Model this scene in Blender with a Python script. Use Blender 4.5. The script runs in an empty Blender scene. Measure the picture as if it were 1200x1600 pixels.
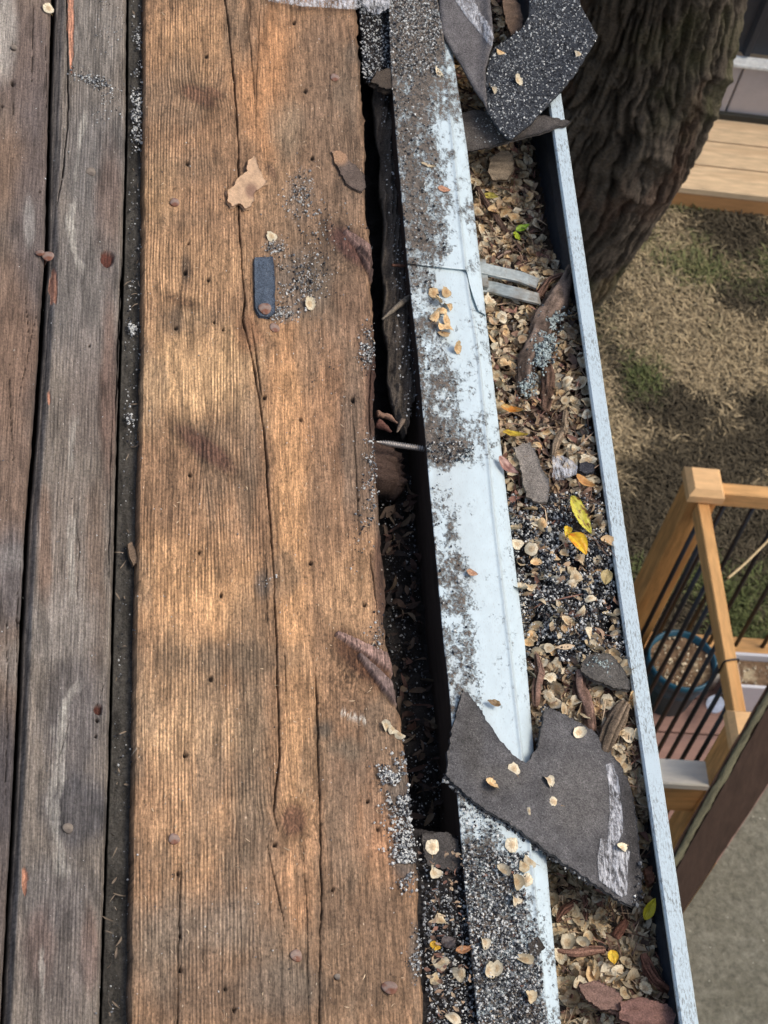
import bpy, bmesh, math, random
import numpy as np
from mathutils import Vector, Matrix
C = bpy.context.scene.collection
SC = bpy.context.scene
random.seed(5)
RNG = np.random.default_rng(11)

# ---------------------------------------------------------------- camera
F = 3560.0                                     # focal length in photo pixels (1200 x 1600)
def _n(v): return v / np.linalg.norm(v)
E_ = _n(np.array([-320., 4650., -F]))          # eave direction (world Y) in camera axes
_ax = -900.0
_b = (-F * F + 320 * _ax) / 4650
D_ = _n(np.array([_ax, _b, -F]))               # world down in camera axes
Z_ = -D_
X_ = np.cross(E_, Z_)
R = np.array([X_, E_, Z_])                     # camera vector -> world vector : R @ v
DIST = 2.1
CAM = -(R @ np.array([0, 0, -1.0])) * DIST
cd = bpy.data.cameras.new('camera'); cam = bpy.data.objects.new('camera', cd); C.objects.link(cam)
m4 = Matrix([list(R[0]) + [CAM[0]], list(R[1]) + [CAM[1]], list(R[2]) + [CAM[2]], [0, 0, 0, 1]])
cam.matrix_world = m4
cd.sensor_fit = 'VERTICAL'; cd.sensor_height = 24; cd.lens = F / 1600 * 24
cd.clip_start = 0.05; cd.clip_end = 500
cd.dof.use_dof = True; cd.dof.focus_distance = 2.08; cd.dof.aperture_fstop = 20
SC.camera = cam

# ---------------------------------------------------------------- light
SUN_EL, SUN_AZ = math.radians(56), math.radians(96)   # azimuth clockwise from +Y
w = bpy.data.worlds.new('World'); SC.world = w; w.use_nodes = True
nt = w.node_tree
bg = nt.nodes['Background']
sky = nt.nodes.new('ShaderNodeTexSky'); sky.sky_type = 'NISHITA'; sky.sun_disc = False
sky.sun_elevation = SUN_EL; sky.sun_rotation = SUN_AZ
sky.air_density = 1.0; sky.dust_density = 4.0; sky.ozone_density = 1.0
nt.links.new(sky.outputs[0], bg.inputs[0]); bg.inputs[1].default_value = 0.145
sd = bpy.data.lights.new('sun', 'SUN'); sd.energy = 1.0; sd.angle = math.radians(22); sd.color = (1, .93, .84)
so = bpy.data.objects.new('sun', sd); C.objects.link(so)
sdir = Vector((math.sin(SUN_AZ) * math.cos(SUN_EL), math.cos(SUN_AZ) * math.cos(SUN_EL), math.sin(SUN_EL)))
so.rotation_euler = sdir.to_track_quat('Z', 'Y').to_euler(); so.location = (3, 6, 8)
SC.view_settings.view_transform = 'Standard'; SC.view_settings.look = 'None'
SC.view_settings.gamma = 1; SC.view_settings.exposure = 0.3
SC.cycles.max_bounces = 6
SC.cycles.use_denoising = True

# ---------------------------------------------------------------- pixel -> world helpers
PITCH = math.radians(14)
U = np.array([math.cos(PITCH), 0, -math.sin(PITCH)])    # down the roof slope
V = np.array([0, 1.0, 0])
N = np.array([math.sin(PITCH), 0, math.cos(PITCH)])
def ray(px, py):
    r = np.stack([np.asarray(px, float) - 600, 800 - np.asarray(py, float), np.full(np.shape(px), -F)], -1)
    return r @ R.T
def atz(px, py, z):
    d = ray(px, py); t = (z - CAM[2]) / d[..., 2]
    return CAM + d * np.expand_dims(t, -1)
def atn(px, py, n):
    d = ray(px, py); t = (n - CAM @ N) / (d @ N)
    return CAM + d * np.expand_dims(t, -1)
def uv(px, py, n=0.0):
    p = atn(px, py, n); return p @ U, p @ V
def ruv(u, v, n):
    u = np.asarray(u, float)
    return u[..., None] * U + np.asarray(v, float)[..., None] * V + np.broadcast_to(np.asarray(n, float), u.shape)[..., None] * N
def atd(px, py, depth):
    d = ray(px, py); return CAM + d / F * np.expand_dims(np.asarray(depth, float), -1)
def proj(P):
    c = (np.asarray(P) - CAM) @ R
    return 600 + F * c[..., 0] / -c[..., 2], 800 - F * c[..., 1] / -c[..., 2]

def s2l(c):
    c = np.asarray(c, float) / 255.0
    return np.where(c <= .04045, c / 12.92, ((c + .055) / 1.055) ** 2.4)
def col(r, g, b): return tuple(float(x) for x in s2l((r, g, b))) + (1.0,)

# ---------------------------------------------------------------- numpy noise
def _h(ix, iy, s):
    x = (ix.astype(np.int64) * 374761393 + iy.astype(np.int64) * 668265263 + s * 1442695041) & 0xffffffff
    x = ((x ^ (x >> 13)) * 1274126177) & 0xffffffff
    return ((x ^ (x >> 16)) & 0xffff) / 65535.0
def vn(x, y, s=0):
    x, y = np.broadcast_arrays(np.asarray(x, float), np.asarray(y, float))
    ix, iy = np.floor(x), np.floor(y); fx, fy = x - ix, y - iy
    fx = fx * fx * (3 - 2 * fx); fy = fy * fy * (3 - 2 * fy)
    a, b = _h(ix, iy, s), _h(ix + 1, iy, s); c, d = _h(ix, iy + 1, s), _h(ix + 1, iy + 1, s)
    return (a * (1 - fx) + b * fx) * (1 - fy) + (c * (1 - fx) + d * fx) * fy
def fbm(x, y, s=0, o=4):
    t, a, n = 0, .5, 0
    for k in range(o):
        t = t + a * vn(np.asarray(x) * 2 ** k, np.asarray(y) * 2 ** k, s + k * 17); n += a; a *= .5
    return t / n
def ss(a, b, x):
    t = np.clip((x - a) / (b - a), 0, 1); return t * t * (3 - 2 * t)

# ---------------------------------------------------------------- object helpers
def tag(o, label=None, cat=None, group=None, kind=None):
    if label: o['label'] = label
    if cat: o['category'] = cat
    if group: o['group'] = group
    if kind: o['kind'] = kind
    return o
def link(o, parent=None):
    C.objects.link(o)
    if parent is not None: o.parent = parent
    return o
def empty(name, loc=(0, 0, 0)):
    o = bpy.data.objects.new(name, None); o.location = tuple(loc); o.empty_display_size = .05
    return link(o)
def npmesh(name, verts, faces, mat=None, parent=None, cols=None, attrs=None, smooth=True, origin=None):
    """verts (n,3); faces (m,k) array or list of such arrays"""
    verts = np.asarray(verts, float)
    if origin is None:
        origin = np.zeros(3) if parent is None else np.array(parent.location)
    verts = verts - np.asarray(origin, float)
    if not isinstance(faces, list): faces = [faces]
    faces = [np.asarray(f, np.int64) for f in faces if len(f)]
    me = bpy.data.meshes.new(name)
    me.vertices.add(len(verts)); me.vertices.foreach_set('co', verts.astype(np.float32).ravel())
    nl = sum(f.size for f in faces); nf = sum(len(f) for f in faces)
    me.loops.add(nl); me.polygons.add(nf)
    me.loops.foreach_set('vertex_index', np.concatenate([f.ravel() for f in faces]).astype(np.int32))
    tot = np.concatenate([np.full(len(f), f.shape[1]) for f in faces])
    st = np.concatenate([[0], np.cumsum(tot)[:-1]])
    me.polygons.foreach_set('loop_start', st.astype(np.int32))
    me.polygons.foreach_set('use_smooth', np.full(nf, smooth))
    me.update(calc_edges=True); me.validate()
    if cols is not None:
        a = me.attributes.new('Col', 'FLOAT_COLOR', 'POINT')
        c = np.ones((len(verts), 4), np.float32); c[:, :3] = cols
        a.data.foreach_set('color', c.ravel())
    for k, val in (attrs or {}).items():
        val = np.asarray(val, np.float32)
        if val.ndim == 1:
            a = me.attributes.new(k, 'FLOAT', 'POINT'); a.data.foreach_set('value', val)
        else:
            a = me.attributes.new(k, 'FLOAT_VECTOR', 'POINT'); a.data.foreach_set('vector', val.ravel())
    if mat: me.materials.append(mat)
    o = bpy.data.objects.new(name, me)
    if parent is None: o.location = tuple(origin)
    return link(o, parent)
def gridf(nr, nc, off=0, flip=False):
    i = np.arange(nr - 1)[:, None] * nc + np.arange(nc - 1)[None, :] + off
    q = np.stack([i, i + 1, i + nc + 1, i + nc], -1).reshape(-1, 4)
    return q[:, ::-1] if flip else q

# ---------------------------------------------------------------- materials
def mat_new(name, rough=.8, spec=.3):
    m = bpy.data.materials.new(name); m.use_nodes = True
    b = m.node_tree.nodes['Principled BSDF']
    b.inputs['Roughness'].default_value = rough; b.inputs['Specular IOR Level'].default_value = spec
    return m, m.node_tree, b
def nd(t, ty, **kw):
    n = t.nodes.new(ty)
    for k, v in kw.items(): setattr(n, k, v)
    return n
def math_(t, op, a, b=None, clamp=False):
    n = nd(t, 'ShaderNodeMath', operation=op); n.use_clamp = clamp
    for i, x in enumerate((a, b)):
        if x is None: continue
        if isinstance(x, (int, float)): n.inputs[i].default_value = x
        else: t.links.new(x, n.inputs[i])
    return n.outputs[0]
def mix_(t, fac, a, b, mode='MIX'):
    n = nd(t, 'ShaderNodeMix', data_type='RGBA', blend_type=mode)
    for i, x in ((0, fac), (6, a), (7, b)):
        if isinstance(x, (int, float)): n.inputs[i].default_value = x
        elif isinstance(x, tuple): n.inputs[i].default_value = x
        else: t.links.new(x, n.inputs[i])
    return n.outputs[2]
def noise_(t, vec, scale, detail=4, rough=.6, mult=None, dist=0):
    if mult is not None:
        mp = nd(t, 'ShaderNodeMapping'); mp.inputs['Scale'].default_value = mult
        t.links.new(vec, mp.inputs[0]); vec = mp.outputs[0]
    n = nd(t, 'ShaderNodeTexNoise'); n.inputs['Scale'].default_value = scale
    n.inputs['Detail'].default_value = detail; n.inputs['Roughness'].default_value = rough
    n.inputs['Distortion'].default_value = dist
    t.links.new(vec, n.inputs['Vector']); return n.outputs[0]
def ramp_(t, x, lo, hi):
    n = nd(t, 'ShaderNodeMapRange'); n.inputs[1].default_value = lo; n.inputs[2].default_value = hi
    t.links.new(x, n.inputs[0]); return n.outputs[0]
def bump_(t, b, h, strength=1.0, dist=.001):
    n = nd(t, 'ShaderNodeBump'); n.inputs['Strength'].default_value = strength; n.inputs['Distance'].default_value = dist
    t.links.new(h, n.inputs['Height']); t.links.new(n.outputs[0], b.inputs['Normal'])
def grey(t, f, lo, hi):
    """factor 0..1 -> grey colour between lo and hi"""
    return mix_(t, f, (lo, lo, lo, 1), (hi, hi, hi, 1))

def mat_wood(name, ridge=True, rough=.78):
    m, t, b = mat_new(name, rough, .25)
    at = nd(t, 'ShaderNodeAttribute', attribute_name='Col')
    g = nd(t, 'ShaderNodeAttribute', attribute_name='grain')
    rd = nd(t, 'ShaderNodeAttribute', attribute_name='ridge')
    gv = g.outputs['Vector']
    n1 = noise_(t, gv, 1, 5, .65, (900, 22, 1))        # fine fibres
    n2 = noise_(t, gv, 1, 4, .6, (260, 9, 1))          # broad streaks
    n3 = noise_(t, gv, 1, 6, .75, (560, 330, 1))        # fuzz
    wv = nd(t, 'ShaderNodeSeparateXYZ'); t.links.new(gv, wv.inputs[0])
    jit = noise_(t, gv, 1, 3, .5, (120, 14, 1))
    x = math_(t, 'ADD', math_(t, 'MULTIPLY', wv.outputs[0], 2 * math.pi / .0031), math_(t, 'MULTIPLY', jit, 4.0))
    s = math_(t, 'MULTIPLY', math_(t, 'ADD', math_(t, 'SINE', x), 1.0), .5)
    s = math_(t, 'POWER', s, .6)
    rs = mix_(t, rd.outputs['Fac'], (.62, .62, .62, 1), s)
    c = mix_(t, 1.0, at.outputs['Color'], grey(t, ramp_(t, n1, .34, .66), .55, 1.4), 'MULTIPLY')
    c = mix_(t, 1.0, c, grey(t, ramp_(t, n2, .3, .7), .74, 1.22), 'MULTIPLY')
    c = mix_(t, 1.0, c, grey(t, ramp_(t, n3, .36, .62), .58, 1.32), 'MULTIPLY')
    rc = mix_(t, math_(t, 'MULTIPLY', rd.outputs['Fac'], .85), (1, 1, 1, 1), grey(t, s, .5, 1.2))
    c = mix_(t, 1.0, c, rc, 'MULTIPLY')
    t.links.new(c, b.inputs['Base Color'])
    h = math_(t, 'ADD', math_(t, 'MULTIPLY', n1, .5), math_(t, 'MULTIPLY', n3, .8))
    h = math_(t, 'ADD', h, math_(t, 'MULTIPLY', math_(t, 'MULTIPLY', s, rd.outputs['Fac']), .7))
    bump_(t, b, h, .9, .0011)
    t.links.new(grey(t, n3, rough - .15, rough + .15), b.inputs['Roughness'])
    return m
def mat_col(name, rough=.8, spec=.3, nscale=300, nlo=.75, nhi=1.2, bd=.0008, bs=.8, metal=0, rand=0):
    """colour from the Col attribute, procedural noise over it and a bump"""
    m, t, b = mat_new(name, rough, spec)
    b.inputs['Metallic'].default_value = metal
    at = nd(t, 'ShaderNodeAttribute', attribute_name='Col')
    tc = nd(t, 'ShaderNodeTexCoord')
    n1 = noise_(t, tc.outputs['Object'], nscale, 6, .7)
    c = mix_(t, 1.0, at.outputs['Color'], grey(t, ramp_(t, n1, .3, .7), nlo, nhi), 'MULTIPLY')
    if rand:
        oi = nd(t, 'ShaderNodeObjectInfo')
        c = mix_(t, 1.0, c, grey(t, oi.outputs['Random'], 1 - rand, 1 + rand), 'MULTIPLY')
    t.links.new(c, b.inputs['Base Color'])
    if bs: bump_(t, b, n1, bs, bd)
    return m
def mat_flat(name, c, rough=.8, spec=.3, nscale=60, nlo=.75, nhi=1.2, mult=None, bd=.001, bs=.6, metal=0, c2=None, lo=.45, hi=.6, detail=6):
    m, t, b = mat_new(name, rough, spec); b.inputs['Metallic'].default_value = metal
    tc = nd(t, 'ShaderNodeTexCoord')
    n1 = noise_(t, tc.outputs['Object'], nscale, detail, .65, mult)
    cc = mix_(t, 1.0, c, grey(t, ramp_(t, n1, .3, .7), nlo, nhi), 'MULTIPLY')
    if c2:
        n2 = noise_(t, tc.outputs['Object'], nscale * .23, 4, .6, mult)
        cc = mix_(t, ramp_(t, n2, lo, hi), cc, c2)
    t.links.new(cc, b.inputs['Base Color'])
    if bs: bump_(t, b, n1, bs, bd)
    return m

M_WOOD = mat_wood('weathered_wood')
M_GREYWOOD = mat_wood('grey_weathered_wood')
def drip_mat():
    m, t, b = mat_new('painted_drip_metal', .38, .5)
    at = nd(t, 'ShaderNodeAttribute', attribute_name='Col'); dr = nd(t, 'ShaderNodeAttribute', attribute_name='dirt')
    o = nd(t, 'ShaderNodeTexCoord').outputs['Object']
    f1 = noise_(t, o, 420, 5, .7); f2 = noise_(t, o, 1500, 3, .6); f3 = noise_(t, o, 160, 4, .65); f4 = noise_(t, o, 1, 4, .6, (900, 260, 300))
    x = math_(t, 'ADD', dr.outputs['Fac'], math_(t, 'MULTIPLY', math_(t, 'SUBTRACT', f1, .5), 2.1))
    x = math_(t, 'ADD', x, math_(t, 'MULTIPLY', math_(t, 'SUBTRACT', f2, .5), .9))
    mk = ramp_(t, x, -.22, .26)
    dc = mix_(t, ramp_(t, f1, .35, .65), col(52, 43, 36), col(122, 106, 90))
    dc = mix_(t, ramp_(t, f3, .45, .6), dc, mix_(t, 1.0, dc, col(150, 140, 128), 'MULTIPLY'))
    dc = mix_(t, ramp_(t, f2, .6, .7), dc, col(168, 158, 140))
    base = mix_(t, math_(t, 'MULTIPLY', ramp_(t, f4, .56, .68), .3), at.outputs['Color'], col(150, 146, 136))
    pep = math_(t, 'MULTIPLY', ramp_(t, f2, .66, .70), ramp_(t, dr.outputs['Fac'], -.9, -.2))
    base = mix_(t, math_(t, 'MULTIPLY', pep, .7), base, col(90, 82, 74))
    t.links.new(mix_(t, math_(t, 'MULTIPLY', mk, .95), base, dc), b.inputs['Base Color'])
    t.links.new(grey(t, mk, .38, .95), b.inputs['Roughness'])
    bump_(t, b, math_(t, 'MULTIPLY', mk, math_(t, 'ADD', f1, .6)), .9, .0009)
    return m
M_DRIP = drip_mat()
M_GUT = mat_col('painted_gutter_metal', .36, .5, 700, .93, 1.05, .0002, .3)
M_GRAN = mat_col('mineral_granule', .6, .5, 900, .8, 1.15, .0003, .3)
M_DIRT = mat_col('dirt', .95, .2, 500, .5, 1.4, .003, 1)
def shing_mat():
    m, t, b = mat_new('asphalt_shingle', .92, .15)
    at = nd(t, 'ShaderNodeAttribute', attribute_name='Col'); o = nd(t, 'ShaderNodeTexCoord').outputs['Object']
    n1 = noise_(t, o, 620, 4, .8); n2 = noise_(t, o, 90, 5, .65); n3 = noise_(t, o, 1, 4, .7, (60, 400, 200)); vo = nd(t, 'ShaderNodeTexVoronoi'); vo.inputs['Scale'].default_value = 420
    t.links.new(o, vo.inputs['Vector'])
    c = mix_(t, 1.0, at.outputs['Color'], grey(t, ramp_(t, n1, .36, .64), .5, 1.55), 'MULTIPLY')
    c = mix_(t, 1.0, c, grey(t, ramp_(t, n2, .3, .7), .78, 1.25), 'MULTIPLY')
    c = mix_(t, math_(t, 'MULTIPLY', ramp_(t, n3, .62, .72), .25), c, col(150, 146, 138))
    sp = math_(t, 'MULTIPLY', math_(t, 'LESS_THAN', vo.outputs['Distance'], .17), math_(t, 'GREATER_THAN', n2, .52))
    c = mix_(t, math_(t, 'MULTIPLY', sp, .55), c, col(176, 172, 164))
    t.links.new(c, b.inputs['Base Color']); bump_(t, b, n1, 1, .0016); return m
M_SHING = shing_mat()
M_SEED = mat_col('papery_seed', .75, .25, 500, .8, 1.15, .0005, .6, rand=.22)
M_BITS = mat_col('leaf_bits', .8, .3, 400, .75, 1.2, .0006, .6)
M_LEAF = mat_col('leaf_skin', .45, .4, 350, .8, 1.15, .0005, .5)
M_BARK = mat_col('twig_bark', .9, .15, 650, .45, 1.5, .0018, 1)
M_NAIL = mat_flat('rusty_nail_head', col(146, 124, 110), .6, .4, 500, .7, 1.2, bd=.0003, c2=col(120, 74, 52))
M_NAILG = mat_flat('grey_nail_head', col(132, 120, 105), .6, .4, 500, .7, 1.2, bd=.0003, c2=col(95, 84, 74))

# ================================================================= STRUCTURE: ground far below
HC = 6.25
ZG = CAM[2] - HC                 # ground level
ZCAP = CAM[2] - 5.1              # top of the railing posts
ZDK = ZCAP - .93                 # deck floor
def lawn_mat():
    m, t, b = mat_new('lawn', .95, .1)
    tc = nd(t, 'ShaderNodeTexCoord'); o = tc.outputs['Object']
    n1 = noise_(t, o, 1.6, 5, .6); n2 = noise_(t, o, 28, 6, .7); n3 = noise_(t, o, 2.3, 4, .6, (1, 1, 3))
    c = mix_(t, ramp_(t, n1, .42, .6), col(150, 138, 116), col(84, 76, 64))
    c = mix_(t, ramp_(t, n3, .62, .75), c, col(92, 104, 62))
    c = mix_(t, 1.0, c, grey(t, ramp_(t, n2, .3, .7), .55, 1.35), 'MULTIPLY')
    t.links.new(c, b.inputs['Base Color']); bump_(t, b, n2, 1, .03)
    return m
g = 40
k = np.linspace(-1, 1, 81); kk = np.sign(k) * np.abs(k) ** 2.2 * 90
gx, gy = np.meshgrid(kk + 2, kk + 5)
lawn = npmesh('ground', np.stack([gx.ravel(), gy.ravel(), np.full(gx.size, ZG) + .012 * (fbm(gx.ravel() * 2, gy.ravel() * 2, 3) - .5)], -1), gridf(81, 81), lawn_mat())
tag(lawn, kind='structure')
# grass: dead and green blades over the part of the lawn that is seen
def grass():
    n = 64000
    px = RNG.uniform(880, 1230, n); py = RNG.uniform(290, 1060, n)
    P = atz(px, py, ZG + .005)
    x, y = P[:, 0], P[:, 1]
    green = fbm(x * 3.2 + 4, y * 3.2, 31, 4); dark = fbm(x * 2.6, y * 2.6 + 9, 77, 5)
    gq = .7 * ss(.58, .80, green * .9 + .04 + .05 * ss(600, 950, py) + .16 * ss(850, 960, py) * ss(1080, 1150, px) + .32 * ss(345, 322, py) + RNG.uniform(-.1, .1, n))
    dq = ss(.44, .54, dark + RNG.uniform(-.06, .06, n))
    straw = s2l((174, 156, 122)) * RNG.uniform(.35, 1.3, n)[:, None]
    drk = s2l((88, 80, 64)) * RNG.uniform(.3, 1.3, n)[:, None]
    grn = s2l((112, 124, 74)) * RNG.uniform(.5, 1.3, n)[:, None]
    c = straw * (1 - dq)[:, None] + drk * dq[:, None]
    c = c * (1 - gq)[:, None] + grn * gq[:, None]
    L = RNG.uniform(.02, .065, n); W = RNG.uniform(.002, .004, n)
    az = RNG.uniform(0, 2 * math.pi, n); el = np.where(gq > .5, RNG.uniform(.4, 1.2, n), RNG.uniform(.02, .6, n))
    d = np.stack([np.cos(az) * np.cos(el), np.sin(az) * np.cos(el), np.sin(el)], -1)
    s = np.stack([-np.sin(az), np.cos(az), np.zeros(n)], -1) * W[:, None]
    z0 = RNG.uniform(-.004, .02, n); P[:, 2] += z0
    mid = P + d * L[:, None] * .55; tip = P + d * L[:, None]; tip[:, 2] -= L * .25; tip[:, 2] = np.maximum(tip[:, 2], ZG + .002)
    v = np.stack([P - s, P + s, mid + s * .9, mid - s * .9, tip], 1).reshape(-1, 3)
    b = np.arange(n)[:, None] * 5
    o = npmesh('grass', v, [b + np.array([[0, 1, 2, 3]]), b + np.array([[3, 2, 4]])], mat_col('grass_blade', .85, .15, 60, .85, 1.1, bs=0), cols=np.repeat(c, 5, 0), smooth=False)
    tag(o, 'thin dead straw grass with green patches covering the lawn', 'grass', kind='stuff')
grass()

# slabs
def slab3(name, P, thick, mat, parent=None, smooth=False, cols=None):
    P = np.asarray(P); k = len(P); Q = P.copy(); Q[:, 2] -= thick
    f = [np.arange(k)[None, :], (np.arange(k)[::-1] + k)[None, :]]
    s = np.array([[i, i + k, (i + 1) % k + k, (i + 1) % k] for i in range(k)])
    return npmesh(name, np.vstack([P, Q]), f + [s], mat, parent, smooth=smooth, cols=cols)
def patio_mat():
    m, t, b = mat_new('rough_concrete', .95, .15)
    tc = nd(t, 'ShaderNodeTexCoord'); o = tc.outputs['Object']
    n1 = noise_(t, o, 45, 8, .75); n2 = noise_(t, o, 3, 4, .6); vo = nd(t, 'ShaderNodeTexVoronoi'); vo.inputs['Scale'].default_value = 26
    t.links.new(o, vo.inputs['Vector'])
    c = mix_(t, ramp_(t, n2, .35, .65), col(138, 134, 118), col(108, 104, 88))
    c = mix_(t, 1.0, c, grey(t, ramp_(t, n1, .35, .65), .65, 1.35), 'MULTIPLY')
    c = mix_(t, math_(t, 'LESS_THAN', vo.outputs['Distance'], .09), c, col(160, 156, 138))
    t.links.new(c, b.inputs['Base Color']); bump_(t, b, n1, 1, .008); return m

# ================================================================= box helper with bevel
def box(name, lo, hi, mat, parent=None, bev=.003, rot=None):
    lo, hi = np.asarray(lo, float), np.asarray(hi, float)
    bm = bmesh.new(); bmesh.ops.create_cube(bm, size=1)
    c = (lo + hi) / 2; s = hi - lo
    for v in bm.verts: v.co = Vector((v.co.x * s[0], v.co.y * s[1], v.co.z * s[2]))
    if bev: bmesh.ops.bevel(bm, geom=list(bm.edges), offset=bev, segments=1, affect='EDGES')
    me = bpy.data.meshes.new(name); bm.to_mesh(me); bm.free(); me.materials.append(mat)
    o = bpy.data.objects.new(name, me)
    o.location = tuple(c - (np.array(parent.location) if parent is not None else 0))
    if rot: o.rotation_euler = rot
    return link(o, parent)

# ================================================================= wooden platform and shed, upper right
M_PLAT = mat_flat('fresh_pine', col(230, 200, 158), .75, .25, 7, .7, 1.15, (1.0, 8, 8), .0015, .5, c2=col(196, 160, 118), lo=.5, hi=.75)
M_PLATS = mat_flat('pine_fascia', col(196, 144, 92), .75, .25, 9, .8, 1.12, (1, 8, 8), .0015, .5)
zp = ZG + .13
A = atz(1047, 291, zp); B = atz(1111, 168, zp)
x0, x1 = A[0] - 1.6, A[0] + 3.5
y0 = A[1]; y1 = B[1]
plat = empty('wooden_platform', (A[0], A[1], ZG)); tag(plat, 'low fresh pine deck platform behind the tree, next to the dark shed', 'platform')
nb = 5; bw = (y1 - y0 + .25) / nb
for i in range(nb + 1):
    o = box('deck_board', (x0, y0 + i * bw + .002, zp - .035), (x1, y0 + (i + 1) * bw - .006, zp), M_PLAT, plat, .004)
box('fascia', (x0 + .003, y0 + .004, ZG), (x1 - .003, y0 + .05, zp - .037), M_PLATS, plat)
yw = y1 - .05
M_DARKSH = mat_flat('dark_metal_siding', col(46, 49, 54), .5, .5, 20, .85, 1.15, bs=.2)
M_GRYSH = mat_flat('grey_panel', col(178, 170, 166), .6, .4, 20, .93, 1.05, bs=.1)
shed = empty('shed', (x1 - 2, yw, zp + .002)); tag(shed, 'dark ribbed shed wall over a pale grey skirt at the back of the pine platform', 'shed')
Wt = None
d_ = ray(1150, 104); t_ = (yw - .02 - CAM[1]) / d_[1]; zl = (CAM + d_ * t_)[2]
xe = (CAM + ray(1110, 160) * ((yw - CAM[1]) / ray(1110, 160)[1]))[0] - .9
for i in range(16):
    a = xe + i * .245
    box('skirt_panel', (a + .004, yw, zp + .002), (a + .241, yw + .05, zl - .002), M_GRYSH, shed, .004)
box('base_trim', (xe, yw - .022, zp + .002), (xe + 3.9, yw - .003, zp + .035), mat_flat('black_trim', col(52, 52, 46), .6), shed, .002)
box('ledge', (xe + .003, yw - .03, zl), (xe + 3.9, yw + .03, zl + .02), mat_flat('white_trim', col(226, 226, 218), .5, bs=.1), shed, .004)
# ribbed wall, real profile
xs = []
rib = .2
for i in range(20):
    a = xe + i * rib
    xs += [(a, 0), (a + rib - .045, 0), (a + rib - .035, -.025), (a + rib - .012, -.025), (a + rib, 0)]
xs = np.array(xs); zz = [zl + .032, zl + 2.2]
vv = np.array([[x, yw + .035 + d, z] for z in zz for x, d in xs]); kq = len(xs)
npmesh('siding', vv, gridf(2, kq), M_DARKSH, shed, smooth=False)
box('shed_roof', (xe - .1, yw - .05, zl + 2.2), (xe + 4, yw + 2.4, zl + 2.28), M_DARKSH, shed)
box('side_wall', (xe, yw + .13, zp), (xe + .04, yw + 2.3, zl + 2.19), M_DARKSH, shed)

# ================================================================= railing deck, right
M_CED = mat_flat('cedar', col(205, 150, 88), .65, .3, 8, .6, 1.25, (7, 7, 1), .001, .5, c2=col(176, 118, 60), lo=.5, hi=.8)
M_CEDY = mat_flat('cedar_along', col(214, 164, 104), .65, .3, 8, .65, 1.2, (7, 1, 7), .001, .5, c2=col(176, 122, 66), lo=.5, hi=.8)
M_CEDX = mat_flat('cedar_across', col(216, 166, 106), .65, .3, 8, .65, 1.2, (1, 7, 7), .001, .5, c2=col(180, 126, 70), lo=.5, hi=.8)
M_CAPW = mat_flat('pale_pine_cap', col(226, 182, 128), .65, .3, 14, .85, 1.1, (1, 4, 4), .001, .4)
M_BLK = mat_flat('black_metal', col(26, 26, 28), .45, .5, 40, .9, 1.1, bs=.1)
cap1 = atz(1104, 748, ZCAP); cap2 = atz(1181, 1133, ZCAP)
XR = cap1[0]; Y1 = cap1[1]; Y2 = cap2[1]
PW = .046
def capmesh(c, parent):
    h = .057; q = .041
    r = np.array([[-1, -1], [1, -1], [1, 1], [-1, 1]])
    v = np.vstack([np.c_[r * h, np.full(4, -.048)], np.c_[r * h, np.full(4, -.020)], np.c_[r * q, np.zeros(4)]]) + np.array([c[0], c[1], ZCAP])
    f = [[3, 2, 1, 0], [8, 9, 10, 11]]
    for a in (0, 4):
        f += [[a + i, a + (i + 1) % 4, a + 4 + (i + 1) % 4, a + 4 + i] for i in range(4)]
    return npmesh('post_cap', v, np.array(f), M_CAPW, parent, smooth=False)
rail = empty('deck_railing', (XR, (Y1 + Y2) / 2, ZDK)); tag(rail, 'cedar deck railing with square capped posts and thin black balusters', 'railing')
for yy in (Y1, Y2):
    box('post', (XR - PW, yy - PW, ZDK - .12), (XR + PW, yy + PW, ZCAP - .05), M_CED, rail, .003)
    capmesh((XR, yy), rail)
box('top_rail', (XR - .019, Y2 + PW + .001, ZCAP - .115), (XR + .019, Y1 - PW - .001, ZCAP - .055), M_CEDY, rail, .003)
XE = XR + 1.9
box('top_rail', (XR + PW + .001, Y1 - .022, ZCAP - .10), (XE, Y1 + .022, ZCAP - .038), M_CEDX, rail, .003)
box('bottom_rail', (XR - .019, Y2 + PW + .001, ZDK + .05), (XR + .019, Y1 - PW - .001, ZDK + .088), M_CEDY, rail, .003)
box('bottom_rail', (XR + PW + .001, Y1 - .035, ZDK + .03), (XE, Y1 + .035, ZDK + .07), M_CEDX, rail, .003)
def rod(name, a, b, r, mat, parent, seg=8):
    a, b = np.asarray(a, float), np.asarray(b, float); d = _n(b - a)
    s = _n(np.cross(d, [0.3, .9, .2])); t2 = np.cross(d, s)
    an = np.arange(seg) * 2 * math.pi / seg
    ring = np.cos(an)[:, None] * s + np.sin(an)[:, None] * t2
    v = np.vstack([a + ring * r, b + ring * r])
    f = np.array([[i, (i + 1) % seg, seg + (i + 1) % seg, seg + i] for i in range(seg)])
    return npmesh(name, v, [f, np.arange(seg)[::-1][None], (np.arange(seg) + seg)[None]], mat, parent)
nbal = 11
for i in range(nbal):
    y = Y2 + PW + .03 + (Y1 - Y2 - 2 * PW - .06) * i / (nbal - 1)
    rod('baluster', (XR, y, ZDK + .088), (XR, y, ZCAP - .115), .0075, M_BLK, rail)
for i in range(17):
    x = XR + PW + .05 + i * .094
    if x < XE - .02: rod('baluster', (x, Y1, ZDK + .07), (x, Y1, ZCAP - .10), .0075, M_BLK, rail)
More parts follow.
